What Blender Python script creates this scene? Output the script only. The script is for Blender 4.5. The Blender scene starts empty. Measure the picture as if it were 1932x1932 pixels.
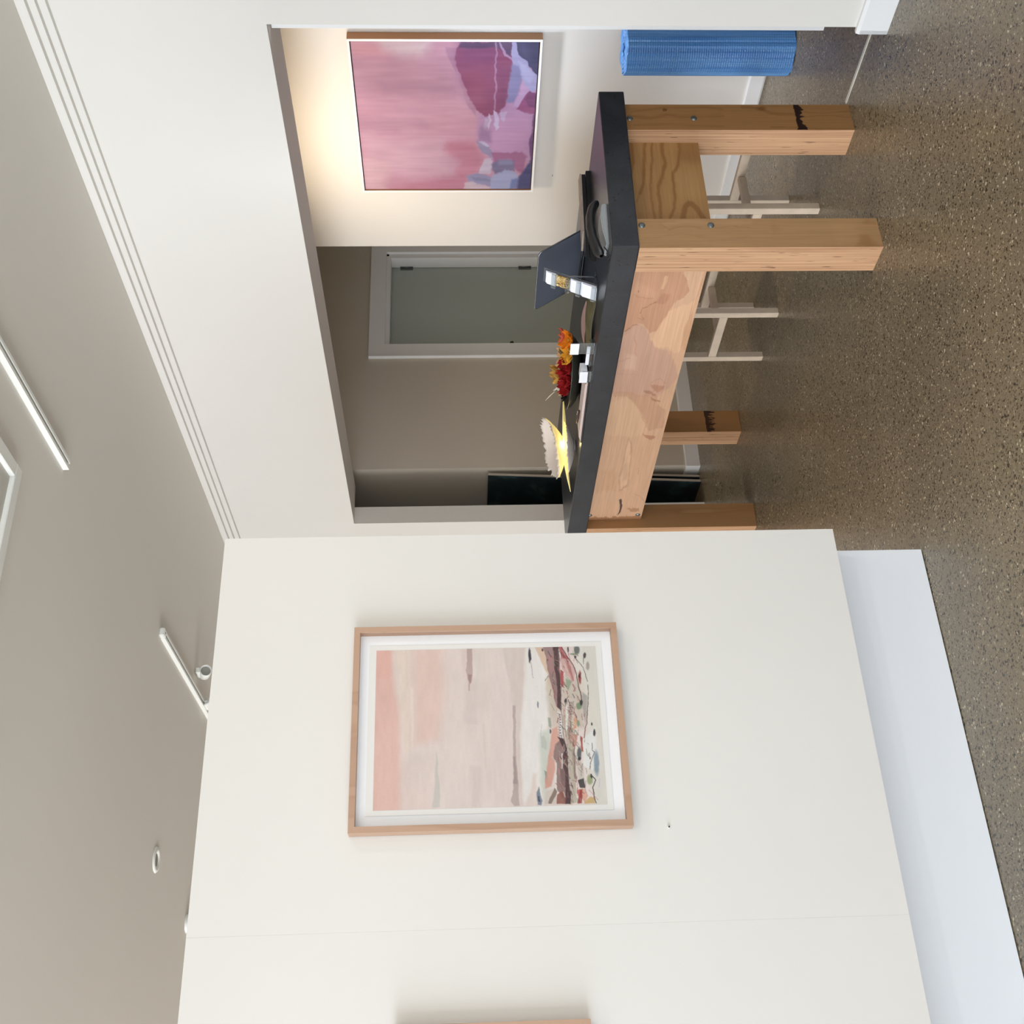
import bpy, bmesh, math, random
import numpy as np
from mathutils import Vector, Matrix
random.seed(7); 
SC = bpy.context.scene; COL = SC.collection
# ---------------------------------------------------------------- camera
H_CAM = 1.55; YAW, PITCH, ROLL, FPX = 0.51739595, -0.04726975, -0.01530905, 2174.49
F = Vector((math.sin(YAW)*math.cos(PITCH), math.cos(YAW)*math.cos(PITCH), math.sin(PITCH)))
r0 = Vector((math.cos(YAW), -math.sin(YAW), 0)); u0 = r0.cross(F)
rt = math.cos(ROLL)*r0 + math.sin(ROLL)*u0; up = -math.sin(ROLL)*r0 + math.cos(ROLL)*u0
cd = bpy.data.cameras.new('camera'); cam = bpy.data.objects.new('camera', cd); COL.objects.link(cam)
X, Y, Z = -up, rt, -F                                  # the phone was held on its side: world up points to picture left
cam.matrix_world = Matrix(((X.x, Y.x, Z.x, 0), (X.y, Y.y, Z.y, 0), (X.z, Y.z, Z.z, H_CAM), (0, 0, 0, 1)))
cd.sensor_fit = 'HORIZONTAL'; cd.sensor_width = 36; cd.lens = 36*FPX/1932; cd.clip_start = .05; cd.clip_end = 100
SC.camera = cam
# ---------------------------------------------------------------- world, daylight, exposure
SC.view_settings.view_transform = 'Standard'; SC.view_settings.look = 'None'
SC.view_settings.gamma = 1; SC.view_settings.use_curve_mapping = False
SC.view_settings.exposure = 0.0
w = bpy.data.worlds.new('world'); SC.world = w; w.use_nodes = True
bg = w.node_tree.nodes['Background']; bg.inputs[0].default_value = (.80, .88, 1, 1); bg.inputs[1].default_value = 1.2
def area(name, loc, direc, sx, sy, power, col):
    l = bpy.data.lights.new(name, 'AREA'); l.shape = 'RECTANGLE'; l.size = sx; l.size_y = sy; l.energy = power; l.color = col
    o = bpy.data.objects.new(name, l); COL.objects.link(o); o.location = loc
    o.rotation_euler = Vector(direc).to_track_quat('-Z', 'Y').to_euler(); return o
def spot(name, loc, target, power, col, ang=80, blend=.6, r=.03):
    l = bpy.data.lights.new(name, 'SPOT'); l.energy = power; l.color = col; l.spot_size = math.radians(ang); l.spot_blend = blend
    l.shadow_soft_size = r; o = bpy.data.objects.new(name, l); COL.objects.link(o); o.location = loc
    o.rotation_euler = (Vector(target)-Vector(loc)).to_track_quat('-Z', 'Y').to_euler(); return o
# daylight through the shop windows: cool sky light falling in, warm light bounced up from the street
area('window_sky_left', (-5.4, -.6, 1.6), (1, 0, -.50), 6.6, 2.4, 450, (.68, .83, 1.0))
area('window_street_left', (-5.4, -.6, 1.1), (1, 0, .75), 6.6, 1.6, 85, (1, .82, .56))
area('window_sky_left_far', (-5.4, 6.4, 1.6), (1, 0, -.35), 4.6, 2.4, 360, (.95, .96, .98))
area('window_street_left_far', (-5.4, 6.4, 1.1), (1, 0, .75), 4.6, 1.6, 20, (1, .90, .74))
area('window_sky_front', (-.6, -5.4, 1.6), (0, 1, -.5), 6.6, 2.4, 95, (.74, .87, 1.0))
area('window_street_front', (-.6, -5.4, 1.1), (0, 1, .55), 6.6, 1.6, 60, (1, .88, .70))
LAMPS = [((2.3, 1.80, 2.86), (1.0, 3.21, 1.5), 22, (1, .93, .82)), ((-.7, 2.0, 2.86), (.2, 3.21, 1.5), 13, (1, .93, .82)),
         ((.6, .55, 2.86), (.8, 3.21, .9), 34, (1, .95, .88)), ((2.3, -.2, 2.86), (3.0, 3.2, .6), 34, (1, .95, .87))]
for i, (a, b, p, c) in enumerate(LAMPS): spot('track_lamp', a, b, p, c, 110, .9, .03)
spot('kitchen_downlight', (4.0, 2.8, 2.56), (4.62, 3.2, 1.95), 14, (1, .66, .34), 140, 1, .12)
spot('kitchen_cool_fill', (3.80, 3.6, 2.57), (4.62, 3.6, .40), 120, (.66, .80, 1.0), 44, 1, .10)  # added cool fill to brighten the lower back wall, not a known lamp
spot('kitchen_wall_washer', (3.86, 4.25, 2.56), (4.62, 4.2, 1.2), 50, (1, .80, .56), 140, 1, .12)

# ---------------------------------------------------------------- helpers
def lin(c):
    c = np.asarray(c, float)/255.; return np.where(c <= .04045, c/12.92, ((c+.055)/1.055)**2.4)
def L4(c, k=1.0): l = lin(c)*k; return (float(l[0]), float(l[1]), float(l[2]), 1)
class N:
    def __init__(s, name):
        s.m = bpy.data.materials.new(name); s.m.use_nodes = True; s.t = s.m.node_tree; s.b = s.t.nodes['Principled BSDF']
    def n(s, typ, **kw):
        x = s.t.nodes.new(typ)
        for k, v in kw.items():
            if k in x.inputs.keys(): x.inputs[k].default_value = v
            else: setattr(x, k, v)
        return x
    def l(s, a, b): s.t.links.new(a, b)
    def ramp(s, fac, stops, interp='LINEAR'):
        r = s.n('ShaderNodeValToRGB'); r.color_ramp.interpolation = interp
        e = r.color_ramp.elements
        while len(e) < len(stops): e.new(.5)
        for el, (p, c) in zip(e, stops): el.position = p; el.color = c
        s.l(fac, r.inputs[0]); return r.outputs[0]
    def mix(s, fac, a, b, mode='MIX'):
        m = s.n('ShaderNodeMix', data_type='RGBA', blend_type=mode)
        for i, v in ((0, fac), (6, a), (7, b)):
            if hasattr(v, 'links') or hasattr(v, 'is_linked'): s.l(v, m.inputs[i])
            else: m.inputs[i].default_value = v
        return m.outputs[2]
    def math(s, op, a, b=0., c=0.):
        m = s.n('ShaderNodeMath', operation=op)
        for i, v in enumerate((a, b, c)):
            if hasattr(v, 'is_linked'): s.l(v, m.inputs[i])
            else: m.inputs[i].default_value = v
        return m.outputs[0]
    def coord(s, scale=(1, 1, 1), kind='Object', rot=(0, 0, 0)):
        c = s.n('ShaderNodeTexCoord'); mp = s.n('ShaderNodeMapping'); mp.inputs['Scale'].default_value = scale; mp.inputs['Rotation'].default_value = rot
        s.l(c.outputs[kind], mp.inputs[0]); return mp.outputs[0]
    def noise(s, vec, scale, detail=3, rough=.5, dist=0):
        x = s.n('ShaderNodeTexNoise'); x.inputs['Scale'].default_value = scale; x.inputs['Detail'].default_value = detail
        x.inputs['Roughness'].default_value = rough; x.inputs['Distortion'].default_value = dist; s.l(vec, x.inputs['Vector']); return x
    def bump(s, h, strength=.2, dist=.002):
        b = s.n('ShaderNodeBump'); b.inputs['Strength'].default_value = strength; b.inputs['Distance'].default_value = dist
        s.l(h, b.inputs['Height']); s.l(b.outputs[0], s.b.inputs['Normal'])
def plain(name, c, rough=.5, metal=0, k=1., spec=.5, noise=0, nscale=40, **kw):
    q = N(name); q.b.inputs['Base Color'].default_value = L4(c, k); q.b.inputs['Roughness'].default_value = rough
    q.b.inputs['Metallic'].default_value = metal; q.b.inputs['Specular IOR Level'].default_value = spec
    if noise:
        n = q.noise(q.coord(), nscale, 4); a = [min(1, v*(1+noise)) for v in L4(c, k)[:3]]+[1]; b = [v*(1-noise) for v in L4(c, k)[:3]]+[1]
        q.l(q.ramp(n.outputs[0], [(.3, b), (.7, a)]), q.b.inputs['Base Color'])
    for kk, v in kw.items(): q.b.inputs[kk.replace('_', ' ')].default_value = v
    return q.m
def paint(name, c, k=1., rough=.6, bump=.04):
    q = N(name); q.b.inputs['Roughness'].default_value = rough; q.b.inputs['Specular IOR Level'].default_value = .3
    v = q.coord(); n = q.noise(v, 1.3, 3)
    a = L4(c, k); b = tuple(x*.975 for x in a[:3])+(1,)
    q.l(q.ramp(n.outputs[0], [(.3, b), (.7, a)]), q.b.inputs['Base Color'])
    q.bump(q.noise(v, 260, 2).outputs[0], bump, .0006); return q.m

# box with faces
class MB:
    def __init__(s): s.bm = bmesh.new(); s.mi = 0
    def face(s, vs, mi=None, smooth=False):
        f = s.bm.faces.new([s.bm.verts.new(v) for v in vs]); f.material_index = s.mi if mi is None else mi; f.smooth = smooth; return f
    def box(s, x0, x1, y0, y1, z0, z1, mi=None, mx=None, bev=0, rot=None, seg=1):
        g = bmesh.ops.create_cube(s.bm, size=1); vs = g['verts']
        M = Matrix.Translation(((x0+x1)/2, (y0+y1)/2, (z0+z1)/2)) @ Matrix.Diagonal((abs(x1-x0), abs(y1-y0), abs(z1-z0), 1))
        bmesh.ops.transform(s.bm, matrix=M, verts=vs)
        fs = {f for v in vs for f in v.link_faces}
        for f in fs:
            f.material_index = s.mi if mi is None else mi
            if mx is not None and abs(f.normal.x) < .5 and False: pass
        bmesh.ops.recalc_face_normals(s.bm, faces=list(fs))
        if mx is not None:
            for f in fs:
                if abs(f.normal.x) > .5: f.material_index = mx
        if bev:
            r = bmesh.ops.bevel(s.bm, geom=list({e for f in fs for e in f.edges}), offset=bev, segments=seg, affect='EDGES', profile=.5, material=-1)
            vs = list({v for f in r['faces'] for v in f.verts} | {v for v in vs if v.is_valid})
        if rot is not None: bmesh.ops.transform(s.bm, matrix=rot, verts=vs)
        return vs
    def cyl(s, p, q, r, n=24, r2=None, mi=None, cap=True, smooth=True):
        p, q = Vector(p), Vector(q); d = q-p
        M = Matrix.Translation((p+q)/2) @ d.to_track_quat('Z', 'Y').to_matrix().to_4x4()
        g = bmesh.ops.create_cone(s.bm, cap_ends=cap, segments=n, radius1=r, radius2=r if r2 is None else r2, depth=d.length, matrix=M)
        for f in {f for v in g['verts'] for f in v.link_faces}:
            f.material_index = s.mi if mi is None else mi; f.smooth = smooth and len(f.verts) == 4
        return g['verts']
    def sph(s, c, r, sc=(1, 1, 1), n=16, rot=None, mi=None):
        M = Matrix.Translation(c) @ (rot or Matrix()) @ Matrix.Diagonal((*sc, 1))
        g = bmesh.ops.create_uvsphere(s.bm, u_segments=n, v_segments=max(6, n//2), radius=r, matrix=M)
        for f in {f for v in g['verts'] for f in v.link_faces}: f.smooth = True; f.material_index = s.mi if mi is None else mi
    def lathe(s, prof, n=40, c=(0, 0, 0), mi=None, smooth=True, wob=None):
        rings = []
        for r, z in prof:
            rings.append([s.bm.verts.new((c[0]+r*math.cos(2*math.pi*i/n), c[1]+r*math.sin(2*math.pi*i/n), c[2]+z)) for i in range(n)])
        for a, b in zip(rings, rings[1:]):
            for i in range(n):
                f = s.bm.faces.new((a[i], a[(i+1) % n], b[(i+1) % n], b[i])); f.smooth = smooth; f.material_index = s.mi if mi is None else mi
    def prism(s, pts, axis, a, b, mi=None):
        # pts 2D in the two other axes (in order)
        def P(p, t): q = list(p); q.insert(axis, t); return q
        n = len(pts); A = [s.bm.verts.new(P(p, a)) for p in pts]; B = [s.bm.verts.new(P(p, b)) for p in pts]
        fs = [s.bm.faces.new(A), s.bm.faces.new(B[::-1])]+[s.bm.faces.new((A[i], B[i], B[(i+1) % n], A[(i+1) % n])) for i in range(n)]
        bmesh.ops.recalc_face_normals(s.bm, faces=fs)
        for f in fs: f.material_index = s.mi if mi is None else mi
    def tube(s, pts, r, n=8, mi=None):
        pts = [Vector(p) for p in pts]; rings = []
        for i, p in enumerate(pts):
            t = (pts[min(i+1, len(pts)-1)]-pts[max(i-1, 0)]).normalized(); a = t.orthogonal().normalized() if i == 0 else (a0 - t*a0.dot(t)).normalized()
            a0 = a; b = t.cross(a); rr = r[i] if isinstance(r, (list, tuple)) else r
            rings.append([s.bm.verts.new(p+rr*(math.cos(2*math.pi*k/n)*a+math.sin(2*math.pi*k/n)*b)) for k in range(n)])
        for A, B in zip(rings, rings[1:]):
            for k in range(n):
                f = s.bm.faces.new((A[k], A[(k+1) % n], B[(k+1) % n], B[k])); f.smooth = True; f.material_index = s.mi if mi is None else mi
        s.bm.faces.new(rings[0][::-1]); s.bm.faces.new(rings[-1])
    def grid(s, fn, nu, nv, mi=None, smooth=True):
        V = [[s.bm.verts.new(fn(i/nu, j/nv)) for j in range(nv+1)] for i in range(nu+1)]
        for i in range(nu):
            for j in range(nv):
                f = s.bm.faces.new((V[i][j], V[i+1][j], V[i+1][j+1], V[i][j+1])); f.smooth = smooth; f.material_index = s.mi if mi is None else mi
    def build(s, name, mats, parent=None, loc=None):
        me = bpy.data.meshes.new(name)
        if loc is not None:
            bmesh.ops.translate(s.bm, verts=s.bm.verts, vec=-Vector(loc))
        s.bm.to_mesh(me); s.bm.free()
        for m in (mats if isinstance(mats, (list, tuple)) else [mats]): me.materials.append(m)
        o = bpy.data.objects.new(name, me); COL.objects.link(o)
        if loc is not None: o.location = loc
        if parent is not None: o.parent = parent
        return o
def tag(o, label=None, cat=None, group=None, kind=None):
    if label: o['label'] = label
    if cat: o['category'] = cat
    if group: o['group'] = group
    if kind: o['kind'] = kind
    return o
def empty(name, loc, label, cat, group=None, rz=0):
    o = bpy.data.objects.new(name, None); COL.objects.link(o); o.location = loc; o.rotation_euler = (0, 0, rz); o.empty_display_size = .05
    return tag(o, label, cat, group)
def struct(name, mb, mats, label=None, parent=None):
    o = mb.build(name, mats, parent)
    if parent is None: tag(o, label, None, None, 'structure')
    return o
def copy_tree(o, parent=None):
    c = o.copy(); COL.objects.link(c)
    if parent: c.parent = parent
    for ch in list(o.children): copy_tree(ch, c)
    return c

# ---------------------------------------------------------------- materials
WALL = paint('white_wall_paint', (236, 232, 226), .885)
CEIL = paint('ceiling_paint', (234, 229, 220), .93)
ALC = paint('beige_wall_paint', (222, 212, 196), .80)
TRIM = plain('white_gloss_trim', (240, 240, 240), .35, k=.95)
DOORM = plain('door_satin_paint', (205, 215, 210), .28, k=.78)
WMET = plain('white_metal', (238, 238, 232), .4, k=.95)
DMET = plain('dark_plastic_slot', (50, 48, 44), .5)
STEEL = plain('galvanised_steel', (116, 122, 122), .42, metal=.8, noise=.25, nscale=300)
CHROME = plain('brushed_metal', (190, 192, 195), .25, metal=1)
# polished aggregate concrete floor
q = N('polished_aggregate_concrete'); v = q.coord()
col = q.ramp(q.noise(v, 1.1, 5).outputs[0], [(.3, L4((116, 104, 86))), (.7, L4((138, 122, 96)))])
col = q.mix(.35, col, q.ramp(q.noise(v, 70, 4, .7).outputs[0], [(.3, L4((84, 74, 58))), (.7, L4((160, 146, 122)))]))
for sc, lo, thr, c1, seedoff in ((110, .34, .42, (52, 44, 32), 0), (70, .28, .30, (46, 39, 29), 3), (100, .28, .22, (184, 168, 138), 7), (64, .22, .10, (198, 186, 160), 11), (140, .32, .40, (86, 72, 52), 17)):
    mp = q.n('ShaderNodeMapping'); mp.inputs['Location'].default_value = (seedoff, seedoff*.7, 0); q.l(v, mp.inputs[0])
    dist = q.noise(mp.outputs[0], sc*.8, 2); vv = q.mix(.018, mp.outputs[0], dist.outputs['Color'])
    vo = q.n('ShaderNodeTexVoronoi'); vo.inputs['Scale'].default_value = sc; q.l(vv, vo.inputs['Vector'])
    sep = q.n('ShaderNodeSeparateColor'); q.l(vo.outputs['Color'], sep.inputs[0])
    rad = q.math('MULTIPLY', sep.outputs[1], lo)                     # chip size varies
    pick = q.math('LESS_THAN', sep.outputs[0], thr*1.5)
    chip = q.math('MULTIPLY', q.math('LESS_THAN', vo.outputs['Distance'], q.math('ADD', rad, .12)), pick)
    col = q.mix(q.math('MULTIPLY', chip, .92), col, L4(c1))
q.l(col, q.b.inputs['Base Color'])
q.l(q.ramp(q.noise(v, 2.5, 4).outputs[0], [(.3, (.24,)*3+(1,)), (.7, (.36,)*3+(1,))]), q.b.inputs['Roughness'])
q.b.inputs['Specular IOR Level'].default_value = .5; FLOOR = q.m
# black honed concrete slab
q = N('charcoal_concrete'); v = q.coord()
c = q.ramp(q.noise(v, 7, 5, .6).outputs[0], [(.3, L4((31, 33, 38))), (.7, L4((47, 49, 55)))])
vo = q.n('ShaderNodeTexVoronoi'); vo.inputs['Scale'].default_value = 55; q.l(v, vo.inputs['Vector'])
sep = q.n('ShaderNodeSeparateColor'); q.l(vo.outputs['Color'], sep.inputs[0])
pit = q.math('MULTIPLY', q.math('LESS_THAN', vo.outputs['Distance'], q.math('MULTIPLY', sep.outputs[1], .3)), q.math('LESS_THAN', sep.outputs[0], .5))
c = q.mix(pit, c, L4((26, 26, 28)))
v2 = q.n('ShaderNodeTexVoronoi'); v2.inputs['Scale'].default_value = 120; q.l(v, v2.inputs['Vector'])
c = q.mix(q.math('LESS_THAN', v2.outputs['Distance'], .07), c, L4((120, 120, 122)))
q.l(c, q.b.inputs['Base Color']); q.b.inputs['Roughness'].default_value = .30; q.b.inputs['Specular IOR Level'].default_value = .38
q.bump(q.math('SUBTRACT', 1, pit), .5, .002); SLAB = q.m

def wood_face(name, c0, c1, c2, axis='z', scale=1., contour=5.0, k=1., rough=.45, marks=(), offset=(0, 0, 0), blotch=0):
    """rotary-cut ply sheet: contour-like growth figure stretched along the grain"""
    q = N(name); st = {'z': (1, 1, .16), 'y': (1, .30, 1), 'x': (.22, 1, 1)}[axis]
    v = q.coord(); mp = q.n('ShaderNodeMapping'); mp.inputs['Scale'].default_value = tuple(x*scale for x in st); mp.inputs['Location'].default_value = offset; q.l(v, mp.inputs[0]); vv = mp.outputs[0]
    n = q.noise(vv, 3.2, 3, .5, .35)
    t = q.math('MULTIPLY', n.outputs[0], contour); fr = q.math('FRACT', t)
    band = q.ramp(fr, [(0, (0, 0, 0, 1)), (.55, (.22,)*3+(1,)), (.86, (.62,)*3+(1,)), (.93, (1, 1, 1, 1)), (.985, (.1,)*3+(1,)), (1, (0, 0, 0, 1))])
    c = q.mix(band, L4(c0, k), L4(c1, k))
    mp2 = q.n('ShaderNodeMapping'); mp2.inputs['Scale'].default_value = {'z': (140, 140, 3), 'y': (140, 3, 140), 'x': (3, 140, 140)}[axis]; q.l(v, mp2.inputs[0])
    fine = q.noise(mp2.outputs[0], 1, 4, .6)
    c = q.mix(.35, c, q.mix(fine.outputs[0], L4(c2, k), L4(c0, k)))
    if blotch:
        b = q.noise(v, 5.5, 3, .55, .8); m = q.ramp(b.outputs[0], [(.47, (0, 0, 0, 1)), (.50, (1, 1, 1, 1)), (.62, (.5,)*3+(1,)), (.75, (1, 1, 1, 1))])
        c = q.mix(q.math('MULTIPLY', m, blotch), c, L4((176, 128, 98), k))
    for (axn, z0, amp, wd, fr_) in marks:       # dark jagged resin line across the grain
        s = q.n('ShaderNodeSeparateXYZ'); q.l(v, s.inputs[0])
        mp3 = q.n('ShaderNodeMapping'); mp3.inputs['Scale'].default_value = (1, 1, .15); q.l(v, mp3.inputs[0])
        nz = q.noise(mp3.outputs[0], fr_, 3, .8).outputs[0]
        nl = q.noise(mp3.outputs[0], 14, 2, .5).outputs[0]
        z = q.math('SUBTRACT', s.outputs[2], z0); z = q.math('SUBTRACT', z, q.math('MULTIPLY', q.math('SUBTRACT', nl, .5), .03))
        up_ = q.math('LESS_THAN', z, .006); dn = q.math('GREATER_THAN', z, q.math('MULTIPLY', q.math('SUBTRACT', .30, nz), amp))
        c = q.mix(q.math('MULTIPLY', q.math('MULTIPLY', up_, dn), .93), c, L4((48, 24, 16)))
    q.l(c, q.b.inputs['Base Color']); q.b.inputs['Roughness'].default_value = rough; q.b.inputs['Specular IOR Level'].default_value = .35
    q.bump(fine.outputs[0], .12, .0006); return q.m
def ply_edge(name, k=1.):
    q = N(name); v = q.coord()
    mp = q.n('ShaderNodeMapping'); mp.inputs['Scale'].default_value = (0.4, 110, 1.3); q.l(v, mp.inputs[0]); n1 = q.noise(mp.outputs[0], 1, 4, .65)
    s = q.n('ShaderNodeSeparateXYZ'); q.l(v, s.inputs[0])
    lam = q.math('FRACT', q.math('MULTIPLY', s.outputs[1], 1/.0046)); lam2 = q.ramp(lam, [(0, (.0,)*3+(1,)), (.12, (.7,)*3+(1,)), (.5, (1, 1, 1, 1)), (.62, (.45,)*3+(1,)), (1, (.55,)*3+(1,))])
    c = q.mix(lam2, L4((164, 122, 90), k), L4((204, 164, 126), k))
    c = q.mix(.8, c, q.ramp(n1.outputs[0], [(.3, L4((132, 92, 64), k)), (.42, L4((178, 134, 100), k)), (.62, L4((206, 164, 126), k))]))
    mp2 = q.n('ShaderNodeMapping'); mp2.inputs['Scale'].default_value = (0.3, 160, 9); q.l(v, mp2.inputs[0]); n2 = q.noise(mp2.outputs[0], 1, 2, .5)
    c = q.mix(q.ramp(n2.outputs[0], [(.66, (0, 0, 0, 1)), (.71, (.85,)*3+(1,))]), c, L4((84, 52, 34)))
    q.l(c, q.b.inputs['Base Color']); q.b.inputs['Roughness'].default_value = .5; q.b.inputs['Specular IOR Level'].default_value = .3; return q.m
PF_LEG = wood_face('ply_sheet_leg', (170, 130, 88), (148, 104, 64), (158, 114, 74), 'z', 1.3, 3.0)
PF_LEG_M = wood_face('ply_sheet_leg_resin', (166, 122, 76), (138, 94, 54), (150, 106, 64), 'z', 1.5, 3.5, marks=((2, .225, .22, .02, 90),), offset=(.3, .2, .1))
PF_LEG_M3 = wood_face('ply_sheet_leg_resin_thin', (166, 122, 76), (138, 94, 54), (150, 106, 64), 'z', 1.5, 3.5, marks=((2, .184, .16, .02, 90),), offset=(.1, .6, .1))
PF_SHORT = wood_face('ply_sheet_wavy', (212, 162, 106), (168, 108, 58), (196, 144, 92), 'x', 2.6, 5.5, offset=(.7, .1, 1.9))
PF_LONG = wood_face('ply_sheet_blotched', (226, 188, 150), (206, 160, 122), (214, 174, 136), 'y', .9, 3.0, blotch=.55)
PE = ply_edge('laminated_ply_edge')
OAK = wood_face('oak_frame', (200, 164, 138), (184, 146, 120), (192, 154, 128), 'z', 2, 2, k=.85)
STOOLW = plain('pale_timber', (222, 203, 180), .5, k=.84, noise=.06, nscale=20)

# ---------------------------------------------------------------- room shell
m = MB(); m.box(-5.2, 6.4, -5.2, 9.2, -.12, 0); struct('floor', m, FLOOR, 'polished brown aggregate concrete floor')
CZ = 2.985
m = MB(); m.box(-5.2, 3.6, -5.2, 9.2, CZ, CZ+.12); m.box(3.6, 6.4, -1.6, 7.9, 2.62, 2.74); struct('ceiling', m, CEIL, 'plain pale grey ceiling')
WX = 3.47
m = MB()
m.box(WX, 3.586, -5.2, 2.657, 0, CZ); m.box(WX, 3.586, 6.212, 9.2, 0, CZ)
m.box(WX, 3.733, 2.657, 6.212, 2.185, CZ)
struct('wall_right', m, WALL, 'white wall with a wide opening to the back room')
m = MB(); m.prism([(3.40, CZ), (3.40, 2.952), (3.424, 2.952), (3.424, 2.928), (3.447, 2.928), (3.447, 2.902), (3.471, 2.902), (3.471, CZ)], 1, -5.2, 9.2)
struct('trim_1', m, WALL, 'white three-stepped cornice under the ceiling')
m = MB(); m.prism([(3.45, 0), (3.471, 0), (3.471, .112), (3.456, .112), (3.45, .100)], 1, -5.2, 2.672)
m.box(3.45, 3.586, 2.657, 2.672, 0, .10); struct('baseboard_right', m, TRIM, 'white skirting board at the wall end')
# pocket door leaf edge
m = MB(); m.box(3.535, 3.565, 2.60, 2.722, .2, 2.18); struct('door_2', m, TRIM, 'edge of a white sliding door in its pocket')
m = MB(); m.box(3.578, 3.592, 2.672, 3.09, 0, .004); struct('trim_2', m, plain('aluminium_strip', (225, 225, 215), .4, k=.9), 'pale metal floor strip along the threshold')
# back room walls
PX = 4.617
m = MB(); m.box(PX, 4.72, -1.6, 5.008, 0, 2.7); struct('wall_back', m, WALL, 'white wall of the back room')
m = MB(); m.prism([(4.602, .012), (4.6175, .012), (4.6175, .084), (4.606, .084), (4.602, .078)], 1, -1.6, 5.006); struct('baseboard_back', m, TRIM, 'white skirting board below the pink painting')
m = MB(); m.box(3.586, 6.3, -1.75, -1.6, 0, .5); m.box(3.586, 6.3, -1.75, -1.6, 2.1, 2.7); m.box(4.5, 6.3, -1.75, -1.6, .5, 2.1); struct('wall_side', m, WALL, 'end wall of the back room')
m = MB(); m.box(4.72, 6.1, 4.9, 5.008, 0, 2.7); m.box(5.98, 6.1, 5.008, 6.5, 0, 2.7); struct('wall_alcove', m, ALC, 'wall of the dim alcove')
m = MB(); m.box(3.853, 4.826, 6.2, 6.345, 0, 2.7); m.box(5.64, 6.1, 6.2, 6.345, 0, 2.7); m.box(4.826, 5.64, 6.2, 6.345, 2.02, 2.7)
struct('wall_far', m, ALC, 'dim beige wall with a door')
m = MB(); m.box(3.853, 3.95, 6.345, 7.9, 0, 2.7); m.box(3.586, 3.95, 7.8, 7.9, 0, 2.7); m.box(3.95, 6.1, 6.5, 6.6, 0, 2.7)
struct('wall_recess', m, ALC, 'dark side wall of the narrow recess')
m = MB(); m.prism([(6.188, 0), (6.2, 0), (6.2, .092), (6.192, .092), (6.188, .086)], 0, 3.842, 4.72); m.box(3.838, 3.8525, 6.186, 7.8, 0, .09); struct('baseboard_far', m, TRIM, 'white skirting board of the dim far wall')
# door
m = MB(); m.box(4.721, 4.826, 6.178, 6.2, 0, 2.127); m.box(5.64, 5.70, 6.178, 6.2, 0, 2.127); m.box(4.826, 5.64, 6.178, 6.2, 2.02, 2.127)
m.box(4.721, 4.73, 6.172, 6.178, 0, 2.127); m.box(4.80, 4.826, 6.2, 6.345, 0, 2.03)
m.box(5.622, 5.64, 6.2, 6.345, 0, 2.02); m.box(4.826, 5.64, 6.2, 6.345, 2.004, 2.02)
m.box(5.605, 5.622, 6.2, 6.30, 0, 2.004); m.box(4.826, 5.605, 6.2, 6.30, 1.99, 2.004)
d1 = struct('door_1', m, TRIM, 'closed flush door in a white architrave')
m = MB(); m.box(4.835, 5.615, 6.305, 6.34, .01, 2.0, bev=.002); dl = m.build('door_leaf', DOORM, d1)
for z in (1.885, 1.042):
    m = MB(); m.cyl((5.608, 6.297, z-.045), (5.608, 6.297, z+.045), .008, 12); m.box(5.585, 5.604, 6.300, 6.305, z-.045, z+.045)
    for k in (-.015, .015): m.cyl((5.608, 6.297, z+k-.001), (5.608, 6.297, z+k+.001), .0095, 12)
    m.build('door_hinge', STEEL, d1)
m = MB(); m.cyl((4.89, 6.305, 1.16), (4.89, 6.26, 1.16), .011, 12); m.cyl((4.89, 6.265, 1.16), (4.90, 6.265, 1.163), .014, 12); m.build('door_handle', DMET, d1)
# room perimeter, large windows behind the viewer
m = MB(); m.box(-5.3, -5.2, -5.2, -3.95, 0, 3); m.box(-5.3, -5.2, 2.75, 4.1, 0, 3); m.box(-5.3, -5.2, 8.7, 9.2, 0, 3); m.box(-5.3, -5.2, 4.1, 8.7, 0, .25); m.box(-5.3, -5.2, 4.1, 8.7, 2.75, 3); m.box(-5.3, -5.2, -3.95, 2.75, 0, .25); m.box(-5.3, -5.2, -3.95, 2.75, 2.75, 3)
struct('wall_left', m, WALL, 'white wall with a shop window')
m = MB(); m.box(-5.2, -3.95, -5.3, -5.2, 0, 3); m.box(2.75, 3.6, -5.3, -5.2, 0, 3); m.box(-3.95, 2.75, -5.3, -5.2, 0, .25); m.box(-3.95, 2.75, -5.3, -5.2, 2.75, 3)
struct('wall_front', m, WALL, 'white wall with a shop window')
m = MB(); m.box(-5.3, 3.586, 9.2, 9.3, 0, 3); struct('wall_end', m, WALL, 'far end wall of the gallery')
m = MB()
for y in (-3.95, -1.72, .5, 2.69): m.box(-5.26, -5.2, y, y+.06, .25, 2.75)
struct('window_1', m, DMET, 'dark mullions of the shop window')
m = MB()
for x in (-3.95, -1.72, .5, 2.69): m.box(x, x+.06, -5.26, -5.2, .25, 2.75)
struct('window_2', m, DMET, 'dark mullions of the shop window')
# display partition with recessed kick
m = MB(); m.box(-2.6, .5549, 3.21, 3.5, .346, 2.279); m.box(.5551, 1.746, 3.21, 3.5, .346, 2.279)
struct('wall_partition', m, WALL, 'free-standing white display wall')
m = MB(); m.box(-2.6, 1.7465, 3.364, 3.46, .003, .3461); struct('baseboard_partition', m, paint('white_kick_paint', (236, 238, 242), .97), 'recessed white kick board under the display wall')
m = MB(); m.box(-2.6, 1.742, 3.37, 3.45, 0, .004); struct('trim_3', m, DMET, 'dark gap under the kick board')

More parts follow.
